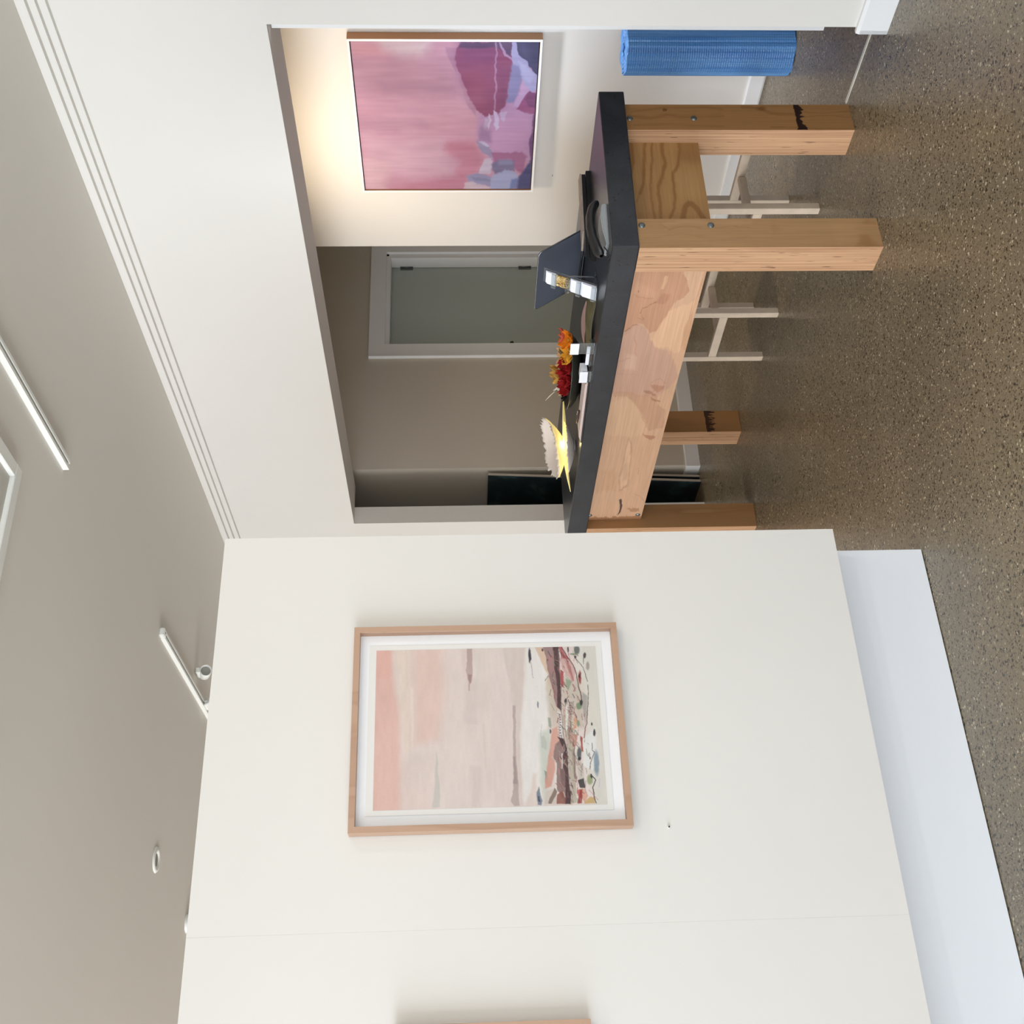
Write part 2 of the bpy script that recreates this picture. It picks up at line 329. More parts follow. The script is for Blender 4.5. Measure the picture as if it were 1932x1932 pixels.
# ---------------------------------------------------------------- painted surfaces drawn as colour on a fine mesh
def smooth_noise(n0, n1, f0, f1, seed):
    r = np.random.RandomState(seed); g = r.rand(f0+2, f1+2)
    a = np.linspace(0, f0, n0); b = np.linspace(0, f1, n1); i = a.astype(int); j = b.astype(int); u = a-i; v = b-j
    u = u*u*(3-2*u); v = v*v*(3-2*v)
    G = lambda p, q_: g[np.ix_(p, q_)]
    return (G(i, j)*(1-u)[:, None]*(1-v)+G(i+1, j)*u[:, None]*(1-v)+G(i, j+1)*(1-u)[:, None]*v+G(i+1, j+1)*u[:, None]*v)-.5
class Art:
    def __init__(s, corners, nu, nv, base, wob=3):
        # corners of the sheet in sketch units: (u0v0),(u0v1),(u1v1),(u1v0); u runs across, v runs down the artwork
        src = [(0, 0), (0, 1), (1, 1), (1, 0)]; A = []
        for (u, v), (x, y) in zip(src, corners):
            A.append([u, v, 1, 0, 0, 0, -x*u, -x*v, x]); A.append([0, 0, 0, u, v, 1, -y*u, -y*v, y])
        A = np.array(A, float); h = np.append(np.linalg.solve(A[:, :8], A[:, 8]), 1)
        s.nu, s.nv = nu, nv; U, V = np.meshgrid(np.linspace(0, 1, nu), np.linspace(0, 1, nv), indexing='ij')
        W = h[6]*U+h[7]*V+1; s.x = (h[0]*U+h[1]*V+h[2])/W; s.y = (h[3]*U+h[4]*V+h[5])/W
        F_ = lambda a: wob*(2*smooth_noise(nu, nv, 14, 14, a)+1.2*smooth_noise(nu, nv, 40, 40, a+1)+.8*smooth_noise(nu, nv, min(nu-2, 90), min(nv-2, 90), a+2)); s.wx = s.x+F_(1); s.wy = s.y+F_(5)
        s.c = np.ones((nu, nv, 3))*np.array(base, float)
    def _blend(s, sl, a, col):
        s.c[sl] = s.c[sl]*(1-a[..., None])+np.array(col, float)*a[..., None]
    def poly(s, col, pts, soft=4, a=1.):
        P = np.array(pts, float); m = (s.wx > P[:, 0].min()-soft) & (s.wx < P[:, 0].max()+soft) & (s.wy > P[:, 1].min()-soft) & (s.wy < P[:, 1].max()+soft)
        if not m.any(): return
        x = s.wx[m]; y = s.wy[m]; d = np.full(x.shape, 1e9); ins = np.zeros(x.shape, bool)
        for (x0, y0), (x1, y1) in zip(P, np.roll(P, -1, 0)):
            ex, ey = x1-x0, y1-y0; t = np.clip(((x-x0)*ex+(y-y0)*ey)/(ex*ex+ey*ey+1e-9), 0, 1)
            d = np.minimum(d, (x-x0-t*ex)**2+(y-y0-t*ey)**2)
            c = ((y0 > y) != (y1 > y)) & (x < (x1-x0)*(y-y0)/(y1-y0+1e-12)+x0); ins ^= c
        d = np.sqrt(d)*np.where(ins, 1, -1); al = np.clip(d/soft*.5+.5, 0, 1); al = al*al*(3-2*al)*a
        s._blend(m, al, col)
    def fade(s, k, to): s.c = s.c*k+np.array(to, float)*(1-k)
    def line(s, col, pts, wd=5, a=1., soft=1.5):
        P = np.array(pts, float); m = (s.wx > P[:, 0].min()-wd) & (s.wx < P[:, 0].max()+wd) & (s.wy > P[:, 1].min()-wd) & (s.wy < P[:, 1].max()+wd)
        x = s.wx[m]; y = s.wy[m]; d = np.full(x.shape, 1e9)
        for (x0, y0), (x1, y1) in zip(P, P[1:]):
            ex, ey = x1-x0, y1-y0; t = np.clip(((x-x0)*ex+(y-y0)*ey)/(ex*ex+ey*ey+1e-9), 0, 1); d = np.minimum(d, (x-x0-t*ex)**2+(y-y0-t*ey)**2)
        s._blend(m, np.clip((wd/2-np.sqrt(d))/soft+.5, 0, 1)*a, col)
    def ell(s, col, cx, cy, rx, ry, a=1., soft=.25):
        d = 1-np.sqrt(((s.wx-cx)/rx)**2+((s.wy-cy)/ry)**2); m = d > -soft; s._blend(m, np.clip(d[m]/soft*.5+.5, 0, 1)*a, col)
    def mesh(s, name, origin, eu, ev, mat, parent, k=1., boxes=(), mat2=None):
        nu, nv = s.nu, s.nv; U, V = np.meshgrid(np.linspace(0, 1, nu), np.linspace(0, 1, nv), indexing='ij')
        co = np.array(origin)+U[..., None]*np.array(eu)+V[..., None]*np.array(ev); i = np.arange(nu*nv).reshape(nu, nv)
        f = np.stack([i[:-1, :-1], i[:-1, 1:], i[1:, 1:], i[1:, :-1]], -1).reshape(-1, 4)
        me = bpy.data.meshes.new(name); me.vertices.add(nu*nv); me.vertices.foreach_set('co', co.reshape(-1).astype(np.float32))
        me.loops.add(f.size); me.loops.foreach_set('vertex_index', f.reshape(-1).astype(np.int32)); me.polygons.add(len(f))
        me.polygons.foreach_set('loop_start', (np.arange(len(f))*4).astype(np.int32)); me.polygons.foreach_set('loop_total', np.full(len(f), 4, np.int32)); me.update()
        at = me.color_attributes.new('pigment', 'FLOAT_COLOR', 'POINT'); c = np.ones((nu*nv, 4)); c[:, :3] = lin(np.clip(s.c, 0, 255)).reshape(-1, 3)*k
        at.data.foreach_set('color', c.reshape(-1).astype(np.float32)); me.materials.append(mat)
        if boxes:                       # the solid body behind the painted face, same mesh
            me.materials.append(mat2); b = MB(); b.bm.from_mesh(me)
            for bx in boxes: b.box(*bx[:6], mi=1, mx=(2 if len(bx) > 6 else None))
            b.bm.to_mesh(me); b.bm.free()
        o = bpy.data.objects.new(name, me); COL.objects.link(o); o.parent = parent; return o
def pigment(name, rough):
    q = N(name); a = q.n('ShaderNodeVertexColor', layer_name='pigment'); v = q.coord((1, 1, 1))
    n = q.noise(v, 420, 2); q.l(q.mix(1., a.outputs[0], q.ramp(n.outputs[0], [(.3, (.95,)*3+(1,)), (.7, (1, 1, 1, 1))]), 'MULTIPLY'), q.b.inputs['Base Color'])
    q.b.inputs['Roughness'].default_value = rough; q.b.inputs['Specular IOR Level'].default_value = .25; return q.m
PIG = pigment('paint_on_canvas', .55); WC = pigment('watercolour_on_paper', .8)

# ---------------------------------------------------------------- workbench
wb = empty('workbench', (3.2, 4.2, 0), 'plywood workbench with thick charcoal concrete top and four square legs', 'workbench')
def wpart(mb, name, mats, parent=wb, label=None):
    o = mb.build(name, mats); o.parent = parent; o.matrix_parent_inverse = Matrix.Translation((-3.2, -4.2, 0))
    if label: o['label'] = label
    return o
m = MB(); A = [(2.837, 3.084), (3.582, 3.034), (3.582, 5.345), (2.838, 5.345)]
m.prism([(x, y) for x, y in A], 2, .886, .984)
bmesh.ops.bevel(m.bm, geom=list(m.bm.edges), offset=.004, segments=2, affect='EDGES', profile=.5)
wpart(m, 'slab_top', SLAB, label='charcoal concrete slab top')
def leg(x0, y0, face, y1=None):
    m = MB(); m.box(x0, x0+.139, y0, y0+.126, 0, .886, mi=0, mx=1, bev=.0015); return wpart(m, 'leg', [face, PE])
def woodpig(name, axis):
    q = N(name); a = q.n('ShaderNodeVertexColor', layer_name='pigment'); sc = {'x': (4, 150, 150), 'y': (150, 4, 150), 'z': (150, 150, 4)}[axis]
    n = q.noise(q.coord(sc), 1, 4, .65); n2 = q.noise(q.coord(tuple(x/6 for x in sc)), 1, 3)
    c = q.mix(1., a.outputs[0], q.ramp(n.outputs[0], [(.3, (.86,)*3+(1,)), (.7, (1.06,)*3+(1,))]), 'MULTIPLY')
    c = q.mix(1., c, q.ramp(n2.outputs[0], [(.3, (.95,)*3+(1,)), (.7, (1.02,)*3+(1,))]), 'MULTIPLY')
    q.l(c, q.b.inputs['Base Color']); q.b.inputs['Roughness'].default_value = .5; q.b.inputs['Specular IOR Level'].default_value = .3; q.bump(n.outputs[0], .12, .0006); return q.m
WPX, WPY, WPZ = woodpig('ply_figure_x', 'x'), woodpig('ply_figure_y', 'y'), woodpig('ply_figure_z', 'z')
def drawn_leg(x0, y0, art):
    o = art.mesh('leg', (x0-3.2, y0-.0004-4.2, .886), (.139, 0, 0), (0, 0, -.886), WPZ, wb, 1., [(x0-3.2, x0+.139-3.2, y0-4.2, y0+.126-4.2, 0, .886, 1)], PF_LEG); o.data.materials.append(PE); return o
def c2(pts, ox, oy, k): return [(ox+x/k, oy+y/k) for x, y in pts]
NEARC = [(1206.7, 467.8), (1667.1, 465.7), (1653.1, 411.7), (1200.1, 413.2)]; LEG2C = [(1181, 245), (1612.7, 245.2), (1600.4, 197.9), (1175.3, 197.3)]
NL = Art(NEARC, 80, 500, (166, 128, 88), 2)
for c, p, w_, a_ in [((184, 144, 102), [(600, 190), (900, 150), (1250, 170), (1900, 150)], 60, .5), ((146, 106, 68), [(560, 210), (660, 270), (780, 235), (1000, 215), (1200, 265), (1400, 250), (1600, 215), (1900, 240)], 14, .45), ((150, 112, 74), [(300, 400), (800, 330), (1500, 420), (1900, 360)], 24, .3), ((140, 100, 64), [(210, 535), (500, 525), (900, 515)], 8, .5)]:
    NL.line(c, c2(p, 1180, 400, 8.05), w_/8.05, a_, w_/12)
for c, p, so, a_ in [((142, 98, 58), [(1190, 1565), (1240, 1470), (1310, 1470), (1440, 1580)], 40, .55), ((146, 104, 64), [(1250, 1320), (1290, 1295), (1400, 1330), (1400, 1350), (1300, 1345)], 20, .45), ((150, 110, 70), [(300, 1360), (340, 1330), (420, 1400), (330, 1430)], 30, .4), ((178, 138, 96), [(900, 1290), (1200, 1290), (1180, 1500), (1000, 1560)], 80, .4)]:
    NL.poly(c, c2(p, 1400, 180, 5.52), so/5.52, a_)
RL = Art(LEG2C, 100, 640, (152, 110, 68), .8)
for c, p, w_, a_ in [((124, 84, 46), [(130, 300), (450, 330), (700, 280), (900, 320), (1500, 300)], 40, .45), ((128, 88, 48), [(160, 240), (640, 180), (1200, 170), (1500, 200)], 26, .4), ((120, 82, 46), [(200, 440), (700, 420), (1500, 450)], 30, .3), ((170, 126, 80), [(160, 160), (560, 150), (1500, 140)], 30, .4)]:
    RL.line(c, c2(p, 1170, 180, 7.73), w_/7.73, a_, w_/10)
for c, p, w_, a_ in [((122, 84, 46), [(0, 120), (180, 140), (300, 190), (540, 200)], 30, .4), ((128, 90, 52), [(640, 175), (860, 185), (1120, 165)], 12, .5), ((126, 88, 52), [(650, 225), (900, 210), (1130, 230)], 10, .4), ((120, 82, 46), [(300, 330), (540, 340), (800, 350), (1180, 340)], 12, .4)]:
    RL.line(c, c2(p, 1400, 180, 5.52), w_/5.52, a_, w_/30)
(kx, ky), = c2([(650, 212)], 1170, 180, 7.73); RL.ell((92, 58, 30), kx, ky, 4, 2.6, .9); RL.ell((140, 98, 58), kx, ky, 2, 1.2, .8)
(kx, ky), = c2([(200, 140)], 1400, 180, 5.52); RL.ell((112, 76, 40), kx, ky, 8, 3.6, .8, .5)
RL.poly((40, 22, 20), c2([(525, 84), (608, 84), (588, 105), (642, 150), (610, 165), (628, 182), (600, 205), (658, 222), (600, 242), (637, 270), (620, 290), (662, 315), (688, 362), (568, 362), (585, 335), (565, 280), (560, 220), (545, 160)], 1400, 180, 5.52), .8, 1)
legs = [drawn_leg(2.836, 3.091, NL), drawn_leg(3.421, 3.079, RL), leg(3.432, 5.183, PF_LEG_M3), leg(2.842, 5.181, PF_LEG)]
LA = Art([(181, -37), (731, -40), (226, 1855), (-167, 1861)], 560, 110, (202, 162, 131), 7)
for c, p, so, al in [
 ((184, 136, 106), [(150, -40), (560, -40), (535, 60), (560, 120), (572, 190), (545, 240), (490, 260), (440, 340), (400, 420), (330, 480), (290, 490), (240, 420), (200, 440), (100, 520), (100, 250)], 6, .85),
 ((208, 164, 128), [(402, 75), (432, 80), (425, 115), (400, 172), (368, 172), (380, 140)], 3, .9),
 ((194, 148, 118), [(200, 120), (360, 200), (330, 250), (170, 200)], 20, .6),
 ((170, 120, 94), [(380, 205), (450, 210), (440, 250), (400, 290), (330, 280)], 10, .6),
 ((188, 148, 128), [(90, 500), (200, 420), (260, 450), (300, 540), (330, 600), (420, 620), (470, 700), (500, 820), (440, 900), (350, 960), (200, 960), (20, 930), (40, 700)], 8, .8),
 ((214, 172, 138), [(440, 340), (640, 250), (610, 420), (560, 600), (480, 650), (430, 600), (330, 600), (300, 540), (330, 480), (400, 400)], 6, .85),
 ((200, 164, 142), [(110, 640), (200, 660), (190, 760), (90, 760)], 14, .7),
 ((186, 140, 104), [(570, 420), (600, 330), (612, 420), (570, 620), (522, 620), (540, 500)], 14, .55),
 ((206, 168, 136), [(0, 1000), (120, 970), (170, 1000), (230, 1110), (270, 1190), (240, 1240), (150, 1250), (-60, 1240)], 6, .9),
 ((186, 144, 116), [(30, 912), (200, 940), (350, 950), (345, 1020), (410, 1050), (385, 1190), (290, 1205), (262, 1150), (180, 1000), (120, 962), (30, 955)], 5, .75),
 ((170, 122, 96), [(300, 868), (350, 880), (405, 880), (400, 900), (342, 932), (312, 900)], 6, .75),
 ((158, 112, 88), [(245, 908), (290, 918), (335, 945), (330, 956), (270, 936)], 4, .7), ((156, 110, 86), [(300, 968), (335, 982), (372, 990), (365, 1001), (310, 992)], 3, .75),
 ((168, 120, 92), [(243, 1232), (335, 1250), (330, 1264), (300, 1273), (268, 1260)], 4, .8),
 ((176, 136, 108), [(104, 1380), (136, 1262), (168, 1298), (164, 1370), (160, 1440), (136, 1610), (74, 1650), (68, 1560), (94, 1440)], 5, .6),
 ((212, 174, 142), [(112, 1380), (140, 1274), (158, 1304), (155, 1370), (150, 1440), (126, 1595), (82, 1632), (78, 1560), (102, 1440)], 4, .9),
 ((194, 156, 128), [(90, 1450), (140, 1440), (130, 1560), (88, 1580)], 12, .7),
 ((192, 150, 118), [(-60, 1500), (40, 1480), (40, 1640), (-90, 1660)], 16, .6),
 ((168, 122, 90), [(132, 1782), (170, 1764), (215, 1780), (215, 1801), (160, 1797)], 5, .8),
 ((66, 48, 42), [(70, 1708), (86, 1708), (84, 1800), (60, 1822), (66, 1788)], 3, .95),
 ((150, 106, 72), [(-190, 1838), (250, 1832), (240, 1880), (-190, 1880)], 3, .8)]: LA.poly(c, p, so, al)
for c, p, w_, a_ in [((148, 102, 78), [(335, 268), (290, 292), (245, 312), (228, 330), (222, 352)], 5, .8), ((156, 110, 86), [(178, 214), (215, 232), (260, 241), (325, 240)], 4, .6), ((156, 112, 84), [(490, 258), (545, 240), (571, 190), (560, 120), (537, 62)], 3, .6), ((150, 106, 82), [(205, 382), (238, 396), (250, 386), (236, 370)], 4, .7),
   ((140, 100, 80), [(105, 485), (150, 452), (190, 432), (205, 440)], 6, .7), ((160, 118, 96), [(180, 520), (200, 580), (190, 620), (205, 660)], 4, .5), ((158, 116, 96), [(60, 700), (110, 690), (150, 670)], 4, .5), ((190, 146, 110), [(650, -40), (640, 60), (605, 300), (560, 430), (520, 600)], 9, .45), ((186, 140, 104), [(715, -30), (650, 200), (600, 380), (575, 560)], 10, .5), ((178, 134, 106), [(430, 620), (462, 680), (472, 720)], 4, .5),
   ((162, 118, 94), [(300, 860), (340, 832), (390, 838), (412, 862)], 4, .5), ((170, 128, 102), [(205, 1490), (212, 1530)], 4, .7), ((176, 134, 104), [(180, 1660), (240, 1700), (250, 1740)], 4, .5), ((90, 62, 50), [(205, 190), (208, 196)], 6, .8), ((176, 136, 112), [(30, 780), (100, 800), (180, 790), (215, 800)], 4, .5), ((168, 128, 104), [(230, 1105), (268, 1180), (240, 1240)], 4, .5)]: LA.line(c, p, w_, a_)
LA.mesh('apron', (2.8925-3.2, 3.217-4.2, .884), (0, 1.964, 0), (0, 0, -.281), WPY, wb, 1., [(2.893-3.2, 2.925-3.2, 3.217-4.2, 5.181-4.2, .603, .884)], PF_LONG)['label'] = 'long blotched plywood apron facing the gallery'
m = MB(); m.box(3.53, 3.56, 3.205, 5.183, .603, .884, bev=.001); wpart(m, 'apron', PF_LONG)
SA = Art([(120, 700), (1170, 700), (1315, 1947), (250, 1951)], 150, 100, (164, 123, 78), 7)
for c, p, so, al in [((142, 102, 60), [(900, 690), (1180, 690), (1210, 1000), (1100, 1010), (900, 960)], 60, .7), ((172, 134, 90), [(820, 1100), (1180, 1150), (1240, 1500), (900, 1500)], 80, .6), ((150, 112, 72), [(200, 1300), (500, 1300), (500, 1900), (240, 1900)], 90, .5)]: SA.poly(c, p, so, al)
for p, w_ in [([(410, 680), (400, 900), (390, 1100), (380, 1300), (330, 1440)], 40), ([(330, 1430), (280, 1560)], 16), ([(510, 680), (510, 950), (490, 1150), (480, 1350), (490, 1550), (530, 1840)], 26), ([(650, 680), (660, 850), (690, 1000), (650, 1200), (590, 1350), (580, 1450), (605, 1600), (610, 1840)], 44),
   ([(890, 680), (900, 850), (870, 1050), (800, 1150), (800, 1300), (820, 1500), (800, 1650), (730, 1840)], 34), ([(905, 1860), (950, 1650), (1000, 1590), (1060, 1600), (1130, 1680), (1230, 1860)], 64), ([(210, 700), (230, 1000), (200, 1150)], 50)]: SA.line((132, 92, 52), p, w_*1.15, .8, 26)
SA.mesh('apron', (3.421-3.2, 3.1425-4.2, .884), (-.446, 0, 0), (0, 0, -.286), WPX, wb, 1., [(2.975-3.2, 3.421-3.2, 3.143-4.2, 3.175-4.2, .598, .884)], PF_SHORT)['label'] = 'short plywood apron with wavy grain'
m = MB(); m.box(2.981, 3.432, 5.23, 5.26, .600, .884, bev=.001); wpart(m, 'apron', PF_SHORT)
def bolt(p, n):
    m = MB(); n = Vector(n); p = Vector(p); R = n.to_track_quat('Z', 'Y').to_matrix().to_4x4()
    prof = [(.0128*math.cos(a), .006*math.sin(a)) for a in [i*math.pi/2/6 for i in range(7)]]
    m.lathe([(.0131, -.001)]+prof[:-1]+[(.0004, .006)], 20); m.bm.transform(Matrix.Translation(p) @ R); return m
for li, (x, y, z) in ((0, (2.944, 3.091, .868)), (0, (2.943, 3.091, .616)), (1, (3.483, 3.079, .866)), (1, (3.484, 3.079, .618))):
    o = bolt((x, y, z), (0, -1, 0)).build('bolt', STEEL); o.parent = legs[li]; o.matrix_parent_inverse = Matrix.Translation((-3.2, -4.2, 0))
for z in (.872, .624):
    o = wpart(bolt((2.893, 5.13, z), (-1, 0, 0)), 'bolt', STEEL)
# ---------------------------------------------------------------- stools
def stool(x0, y0, w, d, label):
    t = empty('bar_stool', (x0+w/2, y0+d/2, 0), label, 'stool', 'timber stools behind the workbench')
    s = .034
    for cx in (0, 1):
        for cy in (0, 1):
            m = MB(); ax = -w/2+cx*(w-s); ay = -d/2+cy*(d-s); m.box(ax, ax+s, ay, ay+s, 0, .545, bev=.002); m.build('leg', STOOLW, t)
    for sx in (-w/2+.002, w/2-s):
        m = MB(); m.box(sx, sx+.024, -d/2+s, d/2-s, .240, .280, bev=.002); m.build('rung', STOOLW, t)
    m = MB(); m.box(-w/2+.026, w/2-s, -.012, .012, .236, .270, bev=.002); m.build('stretcher', STOOLW, t)
    m = MB(); m.box(-w/2-.012, w/2+.012, -d/2-.012, d/2+.012, .545, .572, bev=.006); m.build('seat', STOOLW, t)
    return t
stool(3.468, 3.546, .385, .34, 'timber stool whose near leg shows between the two front bench legs')
stool(3.50, 4.268, .352, .375, 'timber stool standing beyond the middle of the long bench apron')

# --- pink abstract canvas
A = Art([(222, 197), (1762, 187), (1693, 1325), (345, 1343)], 300, 390, (205, 146, 156), 9)
for c, p, so, al in [
 ((222, 150, 152), [(200, 190), (700, 190), (500, 330), (200, 320)], 70, .9),
 ((226, 196, 190), [(430, 180), (900, 180), (820, 300), (650, 320), (480, 260)], 60, .9),
 ((192, 136, 146), [(260, 340), (1040, 350), (1070, 620), (300, 600)], 110, .8),
 ((176, 124, 138), [(450, 510), (1080, 520), (1100, 600), (500, 590)], 50, .6),
 ((200, 140, 150), [(330, 400), (1000, 420), (1000, 450), (360, 440)], 30, .5),
 ((214, 154, 164), [(290, 640), (1200, 640), (1250, 1000), (330, 1000)], 90, .8),
 ((188, 134, 148), [(600, 700), (1000, 720), (1000, 760), (620, 750)], 40, .5),
 ((188, 134, 146), [(280, 770), (1000, 820), (1000, 860), (430, 910), (290, 900)], 40, .75),
 ((216, 166, 172), [(320, 920), (1000, 960), (1050, 1220), (340, 1230)], 90, .8),
 ((214, 150, 158), [(820, 700), (1230, 760), (1240, 940), (900, 900)], 60, .6),
 ((196, 118, 130), [(1020, 960), (1240, 960), (1310, 1090), (1270, 1190), (1180, 1250), (1170, 1350), (560, 1350), (700, 1290), (1090, 1230), (1120, 1120), (980, 1020)], 40, .85),
 ((204, 138, 146), [(440, 1240), (700, 1270), (700, 1345), (420, 1345)], 60, .6),
 ((224, 178, 176), [(320, 1120), (560, 1140), (500, 1345), (330, 1345)], 60, .8),
 ((188, 138, 168), [(1270, 640), (1760, 550), (1720, 1100), (1400, 1160), (1260, 960)], 40, .9),
 ((168, 114, 134), [(1005, 235), (1095, 235), (1095, 340), (1245, 700), (1245, 765), (1190, 700), (1060, 380), (1020, 310)], 10, .75),
 ((184, 130, 146), [(1040, 420), (1100, 420), (1210, 690), (1150, 660)], 30, .6),
 ((142, 68, 94), [(1088, 240), (1150, 190), (1545, 190), (1535, 450), (1490, 690), (1440, 742), (1400, 720), (1385, 757), (1310, 770), (1240, 700), (1130, 480), (1085, 330)], 8, 1),
 ((122, 62, 98), [(1100, 190), (1420, 190), (1410, 360), (1120, 370)], 80, .6),
 ((118, 60, 90), [(1420, 380), (1540, 380), (1490, 690), (1440, 720)], 40, .5),
 ((158, 78, 96), [(1150, 450), (1290, 430), (1320, 700), (1260, 690)], 60, .5),
 ((74, 56, 82), [(1120, 190), (1400, 190), (1400, 225), (1300, 240), (1105, 238)], 14, .85),
 ((80, 66, 90), [(1400, 185), (1545, 185), (1530, 300), (1490, 300), (1450, 250), (1400, 240)], 16, .8),
 ((66, 64, 90), [(1540, 180), (1775, 180), (1760, 490), (1690, 380), (1600, 310), (1560, 250)], 8, 1),
 ((92, 88, 118), [(1600, 190), (1660, 190), (1700, 330), (1650, 320)], 40, .5),
 ((172, 162, 190), [(1536, 190), (1570, 190), (1592, 290), (1670, 335), (1682, 385), (1752, 465), (1745, 560), (1700, 585), (1640, 520), (1588, 410), (1530, 335)], 5, 1),
 ((188, 180, 204), [(1590, 330), (1680, 390), (1730, 460), (1690, 520), (1640, 480)], 14, .7),
 ((130, 124, 158), [(1528, 350), (1592, 370), (1622, 480), (1590, 600), (1550, 662), (1498, 650), (1520, 500)], 12, .95),
 ((196, 154, 184), [(1620, 500), (1705, 575), (1640, 625), (1600, 700), (1550, 690), (1600, 600)], 10, .9),
 ((150, 74, 108), [(1690, 568), (1745, 590), (1740, 740), (1650, 742), (1588, 722), (1640, 622)], 6, .95),
 ((118, 62, 96), [(1690, 568), (1745, 590), (1740, 700), (1680, 690), (1650, 640)], 10, .8),
 ((198, 162, 182), [(1403, 200), (1417, 200), (1416, 700), (1400, 720)], 5, .55),
 ((186, 150, 176), [(1436, 195), (1448, 195), (1484, 290), (1538, 322), (1532, 336), (1468, 302)], 4, .8),
 ((204, 148, 176), [(1420, 780), (1690, 750), (1695, 900), (1650, 1030), (1380, 1045), (1380, 900)], 30, .8),
 ((210, 186, 206), [(1392, 715), (1420, 730), (1440, 850), (1420, 872), (1395, 830)], 5, .95),
 ((214, 188, 204), [(1348, 742), (1366, 760), (1364, 862), (1344, 845)], 4, .85),
 ((200, 176, 200), [(1440, 730), (1505, 735), (1480, 810), (1448, 795)], 6, .8),
 ((196, 176, 190), [(1310, 790), (1345, 780), (1345, 860), (1315, 870)], 8, .7),
 ((148, 106, 136), [(1290, 840), (1375, 870), (1375, 970), (1265, 960)], 24, .8),
 ((148, 134, 156), [(1252, 960), (1330, 990), (1402, 1050), (1375, 1095), (1300, 1055), (1262, 1005)], 6, .95),
 ((196, 190, 204), [(1270, 955), (1320, 965), (1360, 1010), (1320, 1000)], 5, .7),
 ((162, 92, 122), [(1380, 1050), (1625, 1035), (1665, 1080), (1630, 1210), (1560, 1160), (1545, 1100), (1440, 1098), (1400, 1150)], 12, .9),
 ((206, 186, 194), [(1308, 1110), (1376, 1088), (1384, 1150), (1370, 1210), (1275, 1215)], 8, .9),
 ((112, 104, 130), [(1376, 1140), (1440, 1098), (1562, 1105), (1566, 1180), (1400, 1205)], 10, .9),
 ((146, 142, 166), [(1440, 1105), (1555, 1110), (1555, 1140), (1440, 1140)], 10, .6),
 ((168, 168, 192), [(1390, 1215), (1480, 1178), (1572, 1190), (1605, 1250), (1540, 1340), (1366, 1340), (1366, 1250)], 9, .95),
 ((104, 116, 158), [(1536, 1255), (1604, 1245), (1590, 1335), (1520, 1335)], 12, .85),
 ((68, 66, 102), [(1585, 1345), (1602, 1235), (1660, 1150), (1710, 1090), (1705, 1345)], 14, 1),
 ((92, 56, 92), [(1740, 600), (1735, 1000), (1700, 1140), (1685, 1000), (1712, 800)], 10, .85),
 ((150, 142, 166), [(1176, 1240), (1250, 1208), (1372, 1230), (1366, 1312), (1250, 1300), (1196, 1285)], 7, .95),
 ((120, 116, 142), [(1220, 1245), (1360, 1255), (1362, 1275), (1240, 1270)], 8, .6),
 ((214, 190, 186), [(1160, 1290), (1210, 1280), (1370, 1320), (1360, 1345), (1150, 1345)], 8, .8)]:
    A.poly(c, p, so, al)
st = smooth_noise(300, 390, 90, 6, 11)*9+smooth_noise(300, 390, 40, 10, 12)*9+smooth_noise(300, 390, 8, 8, 13)*10
A.c += st[..., None]*np.array([1, 1, .9]); A.fade(.86, (176, 150, 168)); A.c *= np.array([.93, .98, 1.06])
pp = empty('pink_painting', (4.56, 4.06, 1.575), 'square pink, burgundy and slate abstract canvas hanging on the back room wall', 'painting')
PY0, PY1, PZ0, PZ1, PFX = 3.572, 4.535, 1.118, 2.030, 4.563
def pc(mb, name, mats): o = mb.build(name, mats, None, loc=(4.56, 4.06, 1.575)); o.location = (0, 0, 0); o.parent = pp; return o
# white face and warm timber sides of the tray frame
m = MB(); t = .011
for a, b, c_, d in ((PY0, PY1, PZ1-t, PZ1), (PY0, PY1, PZ0, PZ0+t), (PY0, PY0+t, PZ0+t, PZ1-t), (PY1-t, PY1, PZ0+t, PZ1-t)):
    m.box(PFX, PFX+.004, a, b, c_, d, mi=0); m.box(PFX+.004, 4.613, a, b, c_, d, mi=1)
pc(m, 'frame', [TRIM, plain('brown_timber_side', (176, 128, 90), .5, k=.9)])
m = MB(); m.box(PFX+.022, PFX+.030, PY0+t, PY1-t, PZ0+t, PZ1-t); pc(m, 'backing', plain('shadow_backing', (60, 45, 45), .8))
g = .005; cx_, cy_, cz_ = 4.56, 4.06, 1.575
A.mesh('canvas', (PFX+.008-cx_, PY0+t+g-cy_, PZ1-t-g-cz_), (0, PY1-PY0-2*t-2*g, 0), (0, 0, -(PZ1-PZ0-2*t-2*g)), PIG, pp, .80,
       [(PFX+.0085-cx_, PFX+.0215-cx_, PY0+t+g-cy_, PY1-t-g-cy_, PZ0+t+g-cz_, PZ1-t-g-cz_)], plain('canvas_edge', (200, 150, 155), .7))

